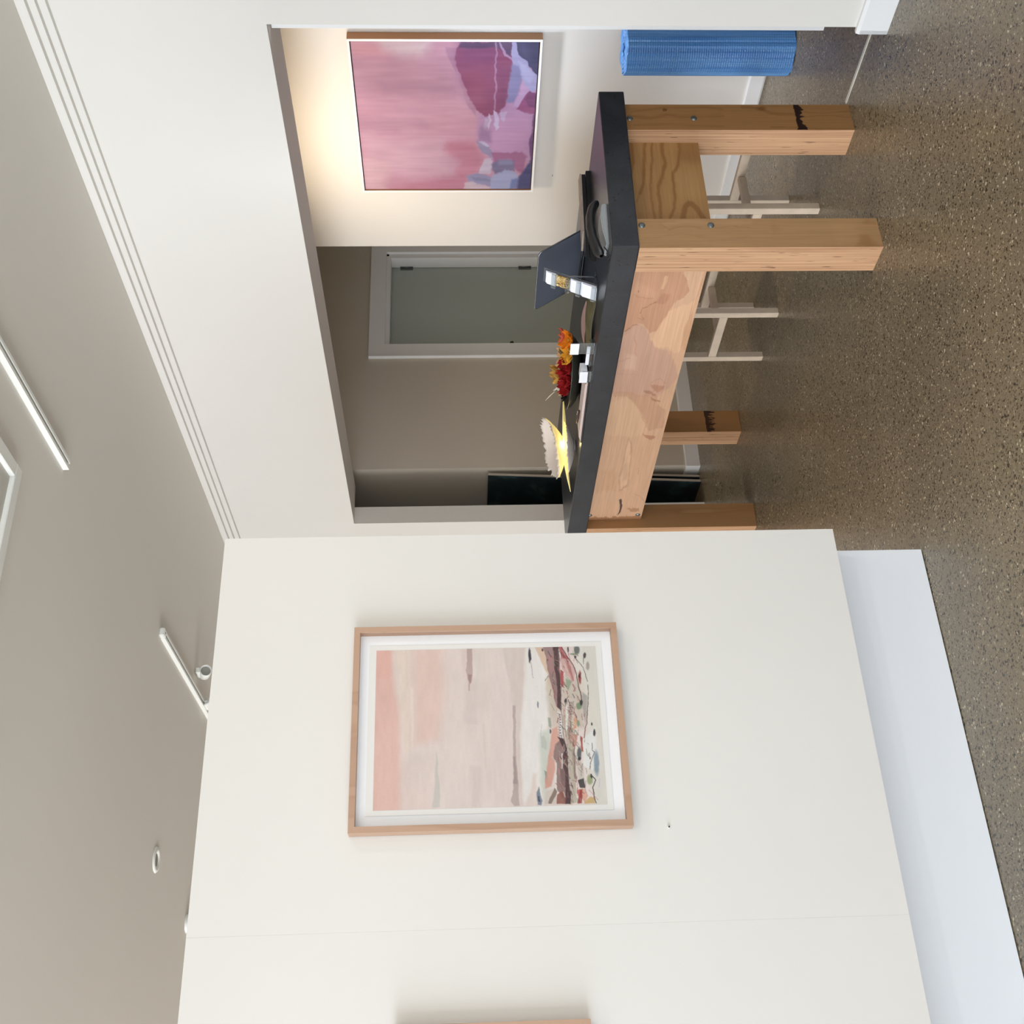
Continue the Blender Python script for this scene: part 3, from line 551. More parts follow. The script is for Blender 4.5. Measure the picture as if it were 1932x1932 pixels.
# --- framed watercolour
B = Art([(232, 252), (1560, 235), (1604, 1185), (208, 1212)], 330, 470, (228, 212, 205), 3)
for c, p, so, al in [
 ((224, 168, 154), [(190, 240), (325, 240), (332, 420), (370, 600), (372, 1230), (180, 1230)], 30, .95),
 ((226, 158, 144), [(220, 240), (328, 240), (325, 410), (300, 430), (225, 420)], 10, .6),
 ((230, 178, 166), [(215, 800), (340, 700), (350, 1215), (200, 1215)], 50, .6),
 ((228, 208, 192), [(335, 240), (440, 240), (450, 800), (400, 900), (370, 600)], 34, .9),
 ((228, 186, 174), [(455, 240), (640, 240), (650, 500), (600, 800), (460, 820)], 50, .85),
 ((226, 198, 190), [(380, 900), (560, 900), (550, 1220), (380, 1220)], 60, .7),
 ((214, 200, 196), [(400, 900), (540, 880), (540, 1060), (420, 1060)], 50, .6),
 ((240, 222, 204), [(438, 480), (452, 480), (450, 830), (442, 860)], 8, .9),
 ((212, 190, 170), [(404, 250), (416, 250), (420, 460), (410, 480)], 10, .5),
 ((230, 210, 204), [(640, 240), (760, 240), (760, 700), (640, 900)], 50, .6),
 ((222, 192, 184), [(750, 250), (782, 250), (772, 420), (752, 420)], 12, .6),
 ((216, 202, 190), [(815, 250), (905, 250), (890, 620), (850, 600)], 26, .6),
 ((206, 190, 182), [(1000, 240), (1135, 240), (1118, 520), (1088, 800), (1104, 1190), (1060, 1190), (1062, 700), (1040, 500)], 8, .75),
 ((212, 198, 188), [(1000, 245), (1060, 245), (1050, 330), (1010, 330)], 24, .7),
 ((222, 204, 198), [(900, 420), (1040, 420), (1050, 1190), (920, 1190)], 50, .6),
 ((208, 190, 184), [(764, 420), (838, 420), (840, 705), (758, 700)], 16, .5),
 ((210, 192, 186), [(790, 950), (856, 950), (852, 1192), (800, 1192)], 12, .5),
 ((204, 190, 178), [(868, 700), (878, 700), (890, 960), (880, 960)], 8, .5),
 ((170, 142, 134), [(779, 245), (812, 245), (811, 330), (810, 430), (797, 462), (801, 497), (790, 497), (786, 440), (771, 375), (780, 320)], 3, .95),
 ((138, 98, 96), [(785, 402), (811, 405), (800, 450), (797, 460), (787, 430)], 3, .9),
 ((158, 138, 134), [(1052, 590), (1069, 590), (1064, 850), (1077, 1060), (1080, 1188), (1050, 1192), (1028, 1160), (1048, 1080), (1049, 900)], 3, .85),
 ((120, 98, 98), [(1052, 900), (1062, 900), (1072, 1060), (1050, 1060)], 4, .6),
 ((186, 186, 178), [(587, 868), (592, 868), (601, 1030), (609, 1192), (560, 1197), (572, 1120), (579, 1000)], 4, .75),
 ((238, 236, 232), [(1140, 235), (1200, 235), (1285, 420), (1262, 700), (1225, 1000), (1215, 1190), (1108, 1190), (1094, 800), (1122, 500)], 14, .95),
 ((222, 198, 188), [(1108, 1192), (1150, 1110), (1166, 1000), (1186, 1000), (1194, 1192)], 10, .7),
 ((222, 222, 212), [(1430, 230), (1580, 230), (1590, 700), (1620, 1195), (1520, 1195), (1490, 700)], 30, .95),
 ((226, 222, 204), [(1480, 480), (1560, 480), (1570, 800), (1500, 700)], 30, .6)]:
    B.poly(c, p, so, al)
B.fade(.68, (233, 221, 215))
def Q(pts): return [((950+x/5.084-640)*3.22, (1180+y/5.084-1150)*3.22) for x, y in pts]
def qp(c, p, so=4, al=1.): B.poly(c, Q(p), so*.64, al)
def ql(c, p, wd=6, al=1.): B.line(c, Q(p), wd*.64, al)
def qe(c, x, y, rx, ry, al=1.): (cx, cy), = Q([(x, y)]); B.ell(c, cx, cy, rx*.634, ry*.634, al)
for c, p, so, al in [
 ((222, 192, 168), [(305, 215), (400, 215), (445, 500), (490, 700), (520, 840), (470, 800), (400, 620), (430, 500), (355, 350)], 6, .9),
 ((216, 210, 196), [(400, 520), (480, 700), (520, 860), (440, 900), (400, 700)], 20, .8),
 ((206, 190, 176), [(440, 500), (760, 520), (760, 1000), (440, 1000)], 40, .8),
 ((150, 120, 118), [(385, 215), (535, 215), (548, 600), (552, 835), (505, 800), (470, 650), (432, 470), (408, 330)], 5, .9),
 ((176, 130, 128), [(420, 300), (470, 300), (500, 480), (450, 480)], 10, .7),
 ((82, 60, 62), [(482, 215), (530, 215), (524, 330), (546, 600), (549, 840), (512, 800), (512, 600), (490, 400)], 4, .95),
 ((180, 88, 94), [(530, 215), (562, 215), (620, 330), (655, 440), (600, 380), (560, 330)], 5, .9),
 ((208, 168, 162), [(540, 330), (640, 350), (695, 460), (665, 560), (600, 500), (560, 430)], 6, .9),
 ((176, 100, 100), [(600, 370), (640, 400), (670, 550), (660, 560), (630, 480)], 5, .7),
 ((170, 76, 78), [(545, 440), (572, 460), (576, 600), (556, 615), (540, 520)], 4, .9),
 ((206, 196, 182), [(640, 560), (725, 600), (745, 745), (680, 760), (618, 700)], 8, .9),
 ((146, 160, 138), [(595, 530), (652, 560), (620, 650), (596, 610)], 5, .85),
 ((228, 220, 208), [(720, 340), (800, 540), (800, 700), (750, 700), (700, 480)], 12, .7),
 ((158, 150, 146), [(745, 660), (800, 700), (790, 860), (770, 960), (752, 800)], 10, .7),
 ((150, 142, 146), [(348, 1080), (378, 1066), (402, 1130), (396, 1210), (348, 1180)], 5, .85),
 ((206, 210, 198), [(330, 1050), (440, 1000), (450, 1400), (370, 1700), (330, 1500)], 24, .8),
 ((146, 156, 140), [(414, 900), (440, 905), (446, 1000), (420, 985)], 5, .8),
 ((136, 148, 132), [(368, 1400), (400, 1415), (406, 1505), (384, 1525)], 4, .85),
 ((216, 160, 144), [(455, 1010), (505, 985), (522, 1100), (482, 1180), (472, 1400), (432, 1545), (372, 1570), (398, 1350), (428, 1200)], 7, .9),
 ((186, 164, 150), [(560, 880), (642, 880), (640, 1060), (604, 1400), (586, 1200)], 8, .85),
 ((168, 132, 120), [(600, 1000), (660, 1000), (640, 1120), (600, 1080)], 8, .7),
 ((184, 176, 158), [(602, 1150), (662, 1100), (664, 1700), (612, 1715)], 6, .85),
 ((150, 128, 118), [(632, 1200), (660, 1180), (676, 1480), (650, 1480)], 6, .6),
 ((140, 114, 110), [(480, 1150), (540, 1095), (582, 1180), (602, 1500), (612, 1715), (560, 1715), (478, 1560), (492, 1330), (462, 1290)], 6, .9),
 ((116, 92, 90), [(520, 1380), (580, 1400), (590, 1560), (530, 1540)], 8, .7),
 ((76, 56, 58), [(505, 1080), (560, 1100), (592, 1200), (594, 1500), (612, 1600), (606, 1715), (556, 1715), (566, 1450), (545, 1290), (565, 1210), (540, 1160)], 4, .92),
 ((232, 224, 216), [(538, 1240), (552, 1240), (552, 1300), (545, 1380), (535, 1380)], 3, .8),
 ((232, 226, 220), [(470, 1440), (488, 1440), (484, 1580), (468, 1580)], 3, .85),
 ((226, 218, 212), [(510, 838), (548, 850), (554, 1085), (518, 1085)], 4, .95),
 ((236, 232, 226), [(596, 760), (618, 790), (604, 1000), (580, 1060)], 4, .85),
 ((216, 152, 112), [(668, 900), (694, 920), (682, 1000), (655, 1012)], 4, .85),
 ((176, 112, 96), [(640, 1060), (690, 1060), (680, 1160), (640, 1180)], 6, .7),
 ((166, 72, 66), [(714, 1078), (736, 1090), (742, 1225), (724, 1220)], 4, .9),
 ((234, 232, 228), [(742, 1110), (862, 990), (872, 1250), (832, 1400), (742, 1360)], 8, .95),
 ((196, 190, 176), [(670, 1220), (745, 1360), (745, 1500), (690, 1500)], 10, .7),
 ((64, 58, 60), [(680, 1490), (740, 1470), (752, 1565), (700, 1560)], 4, .9),
 ((218, 164, 142), [(668, 1580), (742, 1568), (776, 1640), (745, 1705), (705, 1650)], 5, .9),
 ((196, 96, 90), [(668, 1590), (705, 1570), (710, 1620), (680, 1640)], 5, .85),
 ((148, 62, 58), [(702, 1580), (722, 1575), (716, 1710), (668, 1708)], 4, .9),
 ((204, 168, 112), [(740, 1700), (790, 1650), (838, 1655), (838, 1712), (740, 1715)], 5, .9),
 ((112, 122, 138), [(298, 1605), (320, 1548), (346, 1690), (332, 1722), (298, 1718)], 6, .85),
 ((60, 66, 80), [(308, 1640), (322, 1640), (325, 1690), (308, 1690)], 5, .8),
 ((142, 86, 76), [(480, 1625), (545, 1580), (562, 1712), (480, 1712)], 5, .85),
 ((212, 198, 186), [(380, 1600), (440, 1570), (480, 1600), (470, 1712), (370, 1715)], 8, .8),
 ((118, 98, 88), [(400, 1690), (462, 1560), (486, 1590), (430, 1712), (400, 1712)], 4, .75)]:
    qp(c, p, so, al)
r_ = np.random.RandomState(21); pal = [(70, 54, 56), (112, 82, 78), (150, 78, 76), (128, 140, 120), (168, 120, 112), (92, 84, 84), (196, 150, 140), (216, 206, 192)]
for i in range(230):
    t = r_.rand(); y = 225+t*1480; xc = np.interp(y, [225, 600, 900, 1200, 1700], [540, 600, 620, 610, 620]); x = xc+r_.randn()*75
    if x < 430 or x > 830: continue
    l = 15+r_.rand()*55; dx = r_.randn()*8+6; ql(pal[r_.randint(len(pal))], [(x-dx, y-l/2), (x+r_.randn()*3, y), (x+dx, y+l/2)], 3+r_.rand()*7, .35+.5*r_.rand())
ql((104, 74, 74), [(560, 225), (620, 330), (672, 400), (700, 500), (712, 600), (738, 700), (746, 785)], 9, .9)
ql((92, 78, 80), [(690, 320), (765, 425), (802, 560)], 6, .9); ql((80, 74, 76), [(802, 590), (810, 690), (796, 850)], 6, .9)
ql((138, 90, 84), [(796, 850), (785, 950), (766, 1010), (755, 1095)], 9, .9); ql((60, 52, 54), [(432, 500), (400, 550)], 5, .9)
ql((76, 66, 70), [(828, 1140), (830, 1210), (850, 1230), (825, 1290), (808, 1330), (804, 1390)], 6, .9)
ql((76, 66, 60), [(812, 1435), (850, 1490), (822, 1560), (832, 1640), (850, 1708)], 9, .9)
ql((190, 130, 150), [(785, 1585), (870, 1680)], 5, .8); ql((206, 186, 214), [(892, 1480), (880, 1560)], 12, .5); ql((66, 56, 56), [(655, 1120), (660, 1480)], 5, .6)
ql((70, 60, 60), [(530, 230), (532, 600), (548, 850), (565, 1090), (590, 1230), (600, 1500)], 5, .7)
for i in range(11): y = 752+i*12; ql((58, 50, 52), [(622, y+4), (668-i*1.5, y)], 4, .85)
for i in range(9): y = 862+i*25; ql((66, 54, 56), [(515, y), (540, y+10), (520, y+16)], 4, .85)
for c, x, y, rx, ry in [((52, 50, 58), 255, 300, 12, 70), ((120, 125, 136), 319, 778, 8, 30), ((56, 52, 58), 588, 738, 12, 20), ((54, 54, 58), 850, 1046, 11, 34), ((84, 90, 90), 704, 1236, 20, 56), ((46, 44, 46), 706, 1290, 15, 18),
    ((66, 58, 60), 785, 302, 13, 27), ((168, 156, 150), 812, 408, 16, 42), ((140, 56, 56), 730, 520, 14, 62), ((60, 44, 44), 728, 505, 9, 22), ((120, 140, 110), 718, 795, 30, 34), ((52, 50, 48), 738, 762, 14, 28), ((128, 148, 120), 702, 955, 13, 30),
    ((150, 160, 118), 796, 1485, 26, 46), ((60, 56, 52), 815, 1452, 10, 22), ((134, 152, 166), 864, 1330, 24, 112), ((60, 58, 60), 438, 1030, 8, 18), ((80, 60, 60), 805, 1285, 7, 12), ((176, 164, 160), 797, 1255, 12, 22), ((96, 100, 96), 712, 250, 28, 42), ((132, 144, 116), 680, 295, 40, 10), ((60, 58, 58), 696, 322, 10, 12), ((70, 66, 70), 622, 250, 8, 30), ((60, 58, 64), 832, 962, 7, 14), ((110, 60, 60), 425, 355, 6, 9), ((88, 60, 60), 380, 250, 10, 14)]:
    qe(c, x, y, rx, ry, .9)
ql((166, 150, 156), [(266, 370), (275, 450), (283, 522)], 7, .6); ql((130, 140, 150), [(352, 970), (352, 1090)], 3, .6); ql((72, 66, 66), [(775, 320), (772, 392)], 6, .8)
B.c += (smooth_noise(330, 470, 16, 90, 31)*5+smooth_noise(330, 470, 6, 24, 32)*7)[..., None]; B.fade(.95, (224, 214, 210))
fx0, fx1, fz0, fz1 = .806, 1.4165, 1.078, 1.862; FY = 3.17
fp = empty('framed_watercolour', (1.111, 3.19, 1.47), 'framed pale pink watercolour landscape in oak box frame, shown whole on the display wall', 'picture', 'framed pictures on the display wall')
def fpart(mb, name, mats, par=fp, o0=(1.111, 3.19, 1.47)): o = mb.build(name, mats, None, loc=o0); o.location = (0, 0, 0); o.parent = par; return o
def boxframe(par, o0, x0, x1, z0, z1, t=.0175):
    m = MB()
    # mitred rails, front at FY, back on the wall
    for pts in ([(x0, z1), (x1, z1), (x1-t, z1-t), (x0+t, z1-t)], [(x0, z0), (x0+t, z0+t), (x1-t, z0+t), (x1, z0)], [(x0, z0), (x0, z1), (x0+t, z1-t), (x0+t, z0+t)], [(x1, z0), (x1-t, z0+t), (x1-t, z1-t), (x1, z1)]):
        m.prism(pts, 1, FY, 3.208)
    fpart(m, 'frame', OAK, par, o0)
    m = MB(); m.box(x0+t, x1-t, 3.199, 3.204, z0+t, z1-t); return fpart(m, 'mount_board', plain('mount_white', (243, 244, 246), .8, k=1.), par, o0)
mb_ = boxframe(fp, (1.111, 3.19, 1.47), fx0, fx1, fz0, fz1)
sx0, sx1, sz0, sz1 = .873, 1.351, 1.143, 1.797
q = N('deckle_paper'); q.b.inputs['Base Color'].default_value = L4((238, 236, 232), .95); q.b.inputs['Roughness'].default_value = .8
B.mesh('paper_sheet', (sx1-1.111, 3.1958-3.19, sz1-1.47), (-(sx1-sx0), 0, 0), (0, 0, -(sz1-sz0)), WC, fp, .93,
       [(.858-1.111, 1.366-1.111, .0065, .0075, 1.126-1.47, 1.818-1.47)], q.m)
q = N('picture_glass'); fr = q.n('ShaderNodeFresnel'); fr.inputs[0].default_value = 1.10; tr = q.n('ShaderNodeBsdfTransparent'); gl = q.n('ShaderNodeBsdfGlossy'); gl.inputs['Roughness'].default_value = .02
mx = q.n('ShaderNodeMixShader'); q.l(fr.outputs[0], mx.inputs[0]); q.l(tr.outputs[0], mx.inputs[1]); q.l(gl.outputs[0], mx.inputs[2]); q.l(mx.outputs[0], q.t.nodes['Material Output'].inputs[0]); GLASS = q.m
m = MB(); m.box(fx0+.016, fx1-.016, 3.1755, 3.1775, fz0+.016, fz1-.016); fpart(m, 'glass_pane', GLASS)

# --- second, partly seen frame
f2 = empty('framed_watercolour', (.02, 3.19, 1.47), 'oak box frame cut off by the picture edge, only its side rail showing', 'picture', 'framed pictures on the display wall')
boxframe(f2, (.02, 3.19, 1.47), -.29, .321, 1.232, 1.728)
# studs (tiny wall pins)
for nm, p, n_, lb in (('label_pin', (.808, 3.21, .975), (0, -1, 0), 'tiny pin in the display wall below the watercolour'), ('label_pin', (4.617, 4.464, 1.014), (-1, 0, 0), 'tiny pin in the back wall below the pink painting')):
    m = MB(); P = Vector(p); n_ = Vector(n_); m.cyl(P, P+n_*.006, .004, 10); m.cyl(P+n_*.006, P+n_*.008, .0025, 8, mi=1); o = m.build(nm, [WMET, DMET]); tag(o, lb, 'pin')

# ---------------------------------------------------------------- ceiling fittings
def track(y0, y1, label, endcap=False):
    t = empty('light_track', (2.29, (y0+y1)/2, CZ), label, 'light track', 'ceiling light tracks'); h = (y1-y0)/2
    m = MB(); m.prism([(-.019, 0), (-.019, -.022), (-.007, -.022), (-.007, -.006), (.007, -.006), (.007, -.022), (.019, -.022), (.019, 0)], 1, -h, h); m.build('rail', WMET, t)
    m = MB(); m.box(-.0065, .0065, -h+.03, h-.002, -.009, -.0061); m.build('slot', DMET, t)
    if endcap:
        m = MB(); m.box(-.022, .022, -h-.045, -h, -.026, 0, bev=.006); m.cyl((0, -h-.022, -.0262), (0, -h-.022, -.025), .005, 8, mi=1); m.build('end_cap', [WMET, DMET], t)
    return t
track(-2.0, 3.63, 'white ceiling light track running out of view beside the white framed vent')
track(5.17, 6.35, 'short white ceiling light track with a rounded end cap, above the display wall', True)
def spotlight(loc, aim, label, grp='track spotlights'):
    t = empty('spotlight', loc, label, 'spotlight', grp)
    m = MB(); m.box(-.016, .016, -.04, .04, -.045, -.022, bev=.004); m.build('adapter', WMET, t)
    m = MB(); m.cyl((0, 0, -.04), (0, 0, -.06), .006, 10); m.build('stem', WMET, t)
    d = (Vector(aim)-Vector(loc)); d.normalize(); c = Vector((0, 0, -.066)); R = d.to_track_quat('Z', 'Y').to_matrix().to_4x4()
    m = MB(); m.lathe([(.002, -.05), (.026, -.05), (.03, -.045), (.032, .045), (.030, .048), (.027, .046), (.026, .02), (.001, .02)], 28); m.bm.transform(Matrix.Translation(c) @ R); hd = m.build('lamp_head', WMET, t)
    m = MB(); m.cyl((0, 0, .0205), (0, 0, .026), .0255, 24); m.bm.transform(Matrix.Translation(c) @ R); m.build('lens', plain('lens_grey', (150, 148, 142), .3), hd)
    return t
spotlight((2.40, 5.93, CZ+.015), (2.1, 3.5, 2.3), 'round-headed spotlight peeking over the top of the display wall')
spotlight((2.29, 6.14, CZ), (1.2, 8.6, 1.6), 'white spotlight at the far end of the short track, nearest the ceiling corner')
for (a, b, p, c) in LAMPS: spotlight((a[0], a[1], CZ), b, 'white spotlight outside the picture lighting the display wall', 'spotlights out of view')
m = MB()
for x0, x1, y0, y1 in ((1.13, 2.03, 3.20, 3.25), (1.13, 2.03, 2.35, 2.40), (1.98, 2.03, 2.40, 3.20), (1.13, 1.18, 2.40, 3.20)): m.box(x0, x1, y0, y1, CZ-.022, CZ, bev=.003)
cv_ = empty('ceiling_vent', (1.58, 2.8, CZ), 'square white framed vent on the ceiling at the picture edge', 'vent')
o = m.build('frame', WMET); o.parent = cv_; o.matrix_parent_inverse = Matrix.Translation((-1.58, -2.8, -CZ))
m = MB(); m.box(1.18, 1.98, 2.40, 3.20, CZ-.006, CZ); o = m.build('panel', plain('vent_panel', (200, 196, 186), .6)); o.parent = cv_; o.matrix_parent_inverse = Matrix.Translation((-1.58, -2.8, -CZ))
m = MB(); m.lathe([(.030, 0), (.030, -.004), (.044, -.009), (.056, -.007), (.060, 0)], 36); m.cyl((0, 0, -.002), (0, 0, 0), .03, 24, mi=1)
o = m.build('sprinkler_rosette', [WMET, plain('recess_grey', (150, 145, 135), .7)]); o.location = (1.312, 5.545, CZ); tag(o, 'small round fitting flush in the ceiling above the display wall', 'ceiling fitting')
m = MB(); m.lathe([(.001, -.032), (.03, -.032), (.042, -.026), (.046, 0)], 28); o = m.build('smoke_detector', WMET); o.location = (1.16, 6.30, CZ); tag(o, 'small white detector on the ceiling just over the display wall top', 'detector')

# ---------------------------------------------------------------- bubble wrap roll, kraft roll, stored canvases
q = N('blue_bubble_wrap'); v = q.coord(); vo = q.n('ShaderNodeTexVoronoi'); vo.inputs['Scale'].default_value = 95; vo.inputs['Randomness'].default_value = .15; q.l(v, vo.inputs['Vector'])
q.l(q.ramp(q.noise(q.coord((9, 9, .5)), 3, 3).outputs[0], [(.35, L4((74, 134, 206))), (.65, L4((112, 170, 232)))]), q.b.inputs['Base Color'])
q.b.inputs['Roughness'].default_value = .22; q.bump(vo.outputs['Distance'], .6, -.004); BW = q.m
m = MB(); n = 220; R0, R1, hh = .034, .116, .757; turns = 2.2
def spiral(t):                      # thick roll: outer skin of a loose spiral, with a step where the sheet ends
    a = 2*math.pi*t; r = R1-.004*t+.0012*math.sin(23*a)+.0008*math.sin(57*a); return r*math.cos(a+2.2), r*math.sin(a+2.2)
m.grid(lambda u, v: (*spiral(u), .006+v*hh+(.002*math.sin(40*u))), n, 6)
m.grid(lambda u, v: (spiral(u)[0]*(1-v*(1-R0/R1)), spiral(u)[1]*(1-v*(1-R0/R1)), .006+hh+.004*math.sin(v*math.pi*9)+(.002*math.sin(40*u))), n, 20)
m.grid(lambda u, v: (spiral(u)[0]*(1-v*(1-R0/R1)), spiral(u)[1]*(1-v*(1-R0/R1)), .006), n, 2)
m.grid(lambda u, v: (R0*math.cos(2*math.pi*u), R0*math.sin(2*math.pi*u), .006+hh*(1-v*.9)), 40, 2)
bw = m.build('bubble_wrap_roll', BW); bw.location = (4.405, 3.49, -.004); tag(bw, 'tall roll of blue bubble wrap standing on the floor at the opening edge', 'bubble wrap')
m = MB(); m.lathe([(.001, 0), (.05, 0), (.05, .775), (.044, .775), (.044, .70), (.001, .70)], 28); o = m.build('cardboard_tube', plain('kraft_card', (170, 124, 88), .7, noise=.08)); o.location = (4.545, 3.40, 0); tag(o, 'brown cardboard tube standing behind the blue roll', 'tube')
def leaning(x_bot, x_top, y0, y1, h, t, face, label):
    dx = x_top-x_bot; ang = math.asin(min(.9, dx/h)); t0 = empty('stored_canvas', (x_bot, (y0+y1)/2, 0), label, 'canvas', 'canvases leaning in the recess'); t0.rotation_euler = (0, ang, 0)
    w = (y1-y0)/2; m = MB(); m.box(.004, t, -w, w, t*math.sin(ang)*0+.0, h, bev=.002); m.build('stretcher', plain('raw_canvas_edge', (176, 166, 152), .7), t0)
    m = MB(); m.box(0, .004, -w, w, 0, h); m.build('canvas_face', face, t0); return t0
q = N('dark_teal_canvas'); v = q.coord(); q.l(q.ramp(q.noise(v, 3.5, 4, .6, .6).outputs[0], [(.3, L4((14, 22, 30))), (.55, L4((30, 44, 48))), (.72, L4((64, 92, 92)))]), q.b.inputs['Base Color']); q.b.inputs['Roughness'].default_value = .45
leaning(3.742, 3.812, 6.23, 7.3, 1.355, .022, q.m, 'dark teal canvas leaning in the recess, the outer of two')
leaning(3.790, 3.830, 6.25, 7.2, .86, .020, q.m, 'canvas leaning in the recess behind the outer dark teal one')

# ---------------------------------------------------------------- things on the bench (slab top z = .984)
T = .984
# laptop: lid back faces the gallery
lp = empty('laptop', (3.40, 3.589, T), 'open grey laptop seen from behind, lid tilted back, on the bench', 'laptop')
SIL = plain('laptop_aluminium', (92, 99, 112), .42, metal=.25, noise=.04, nscale=6); BLK = plain('black_plastic', (22, 22, 24), .4)
m = MB(); m.box(0, .241, 0, .361, .003, .015, bev=.003, seg=2)
for a in (.03, .33):
    for b in (.03, .21): m.cyl((b, a, 0), (b, a, .004), .008, 10, mi=1)
m.build('base', [SIL, BLK], lp)
m = MB(); m.box(.03, .13, .03, .33, .0151, .0165); m.build('keyboard', BLK, lp)
def rounded(m, w, h, r, t, mi=0):
    pts = []
    for cx, cz, a0 in ((w-r, h-r, 0), (r, h-r, 90)):
        for k in range(7): a = math.radians(a0+k*15); pts.append((cx+r*math.cos(a), cz+r*math.sin(a)))
    pts += [(0, 0), (w, 0)]; m.prism(pts, 0, 0, t, mi)
lidrot = Matrix.Translation((0, 0, .016)) @ Matrix.Rotation(-.602, 4, 'Y')
m = MB(); rounded(m, .361, .241, .018, .006); m.bm.transform(lidrot); lid = m.build('lid', [SIL], lp)
m = MB(); 
pts = [(.361-.002, .02), (.361, .02), (.361, .223)]
m.tube([lidrot @ Vector((.001, y, z)) for y, z in [(0.0005, .004), (0.0005, .223)]+[(.018+.0175*math.cos(math.radians(a)), .223+.0175*math.sin(math.radians(a))) for a in range(180, 89, -15)]+[(.018+(.325)*k/6, .2405) for k in range(1, 7)]+[(.343+.0175*math.cos(math.radians(a)), .223+.0175*math.sin(math.radians(a))) for a in range(90, -1, -15)]+[(.3605, .004)]], .0016, 6)
m.build('lid_rim', CHROME, lid)
m = MB(); m.box(.0062, .0066, .01, .351, .012, .232); m.bm.transform(lidrot); m.build('screen', plain('screen_black', (10, 10, 12), .15), lid)
m = MB(); m.cyl((0, .03, .014), (0, .331, .014), .006, 12); m.build('hinge', BLK, lp)
# telephone
ph = empty('desk_phone', (2.985, 3.125, T), 'black handset arched over a grey cradle at the bench corner', 'phone', rz=-.15)
m = MB(); m.prism([(-.085, 0), (.09, 0), (.09, .018), (.03, .026), (-.02, .022), (-.085, .010)], 1, .000, .085)
bmesh.ops.bevel(m.bm, geom=list(m.bm.edges), offset=.004, segments=2, affect='EDGES'); m.build('cradle', plain('grey_plastic', (150, 152, 152), .4), ph)
m = MB(); P = [(-.125, .02, .030), (-.10, .022, .042), (-.05, .024, .056), (0, .025, .062), (.05, .024, .060), (.085, .022, .050), (.108, .02, .034)]
V = []
def hs(u, v):
    t = u*(len(P)-1); i = min(int(t), len(P)-2); f = t-i; c = Vector(P[i]).lerp(Vector(P[i+1]), f); e = 1-(2*u-1)**8*.75
    wy = .030*e*(1+.18*abs(2*u-1)**3); wz = .017*e*(1+.35*abs(2*u-1)**3); a = 2*math.pi*v; return (c.x, c.y+wy*math.cos(a), c.z+wz*math.sin(a))
m.grid(hs, 30, 18); m.build('handset', BLK, ph)
m = MB(); m.tube([(-.10, .0, .02), (-.125, -.012, .012), (-.145, -.005, .004), (-.135, .03, .003), (-.10, .05, .003), (-.06, .09, .003), (.0, .12, .003)], .0022, 8); m.build('cord', BLK, ph)
# folder and magazine behind the phone
fd = empty('document_folder', (3.42, 3.50, T), 'black folder with a grey-brown magazine tucked on it, right of the laptop', 'folder', rz=.0)
def quadbox(m, pts, z0, z1, mi=0): m.prism(pts, 2, z0, z1, mi)
m = MB(); quadbox(m, [(-.28, .0), (.13, -.09), (.155, -.02), (-.20, .075)], 0.0, .018); quadbox(m, [(-.26, .0), (.12, -.08), (.14, -.02), (-.19, .065)], .020, .034); m.build('cover', BLK, fd)
m = MB(); quadbox(m, [(-.13, -.015), (.125, -.078), (.145, -.02), (-.16, .07)], .0345, .042); m.build('magazine', plain('grey_brown_paper', (150, 136, 124), .6, noise=.2, nscale=25), fd)
# acrylic tiered card holder
ACR = plain('clear_acrylic', (235, 240, 242), .08); ACR.node_tree.nodes['Principled BSDF'].inputs['Transmission Weight'].default_value = .95; ACR.node_tree.nodes['Principled BSDF'].inputs['IOR'].default_value = 1.3
CARD = plain('white_card', (236, 238, 246), .55); YC = N('gold_patterned_card'); v = YC.coord(); YC.l(YC.ramp(YC.noise(v, 90, 2, .5, 1.5).outputs[0], [(.35, L4((62, 44, 22))), (.5, L4((176, 138, 66))), (.66, L4((222, 206, 160)))]), YC.b.inputs['Base Color'])
ch = empty('card_holder', (2.99, 3.515, T), 'clear tiered acrylic holder of white and gold-patterned cards in front of the laptop', 'card holder', rz=.12)
hr = Matrix.Rotation(math.radians(27), 4, 'Y')
m = MB(); m.box(.004, .007, -.035, .035, 0, .235, bev=.0005, rot=hr); m.box(-.005, .10, -.035, .035, 0, .003)
m.cyl((.093, 0, .002), (.10, 0, .20), .003, 8); m.build('acrylic_back', ACR, ch)
def hcard(z0, z1, w, mat, k, par=ch, nm='card'):
    for i in range(k):
        m = MB(); m.box(-.002-i*.003, -.001-i*.003, -w/2, w/2, z0-i*.0015, z1-i*.004, rot=hr); m.build(nm, mat, par)
hcard(.178, .222, .060, CARD, 3); hcard(.118, .178, .056, YC.m, 2); hcard(.072, .118, .062, CARD, 3); hcard(.006, .072, .066, CARD, 4)
m = MB()
for z in (.003, .068, .114, .174): m.box(-.016, .004, -.035, .035, z, z+.002, rot=hr); m.box(-.018, -.016, -.035, .035, z, z+.018, rot=hr)
m.build('tier', ACR, ch)
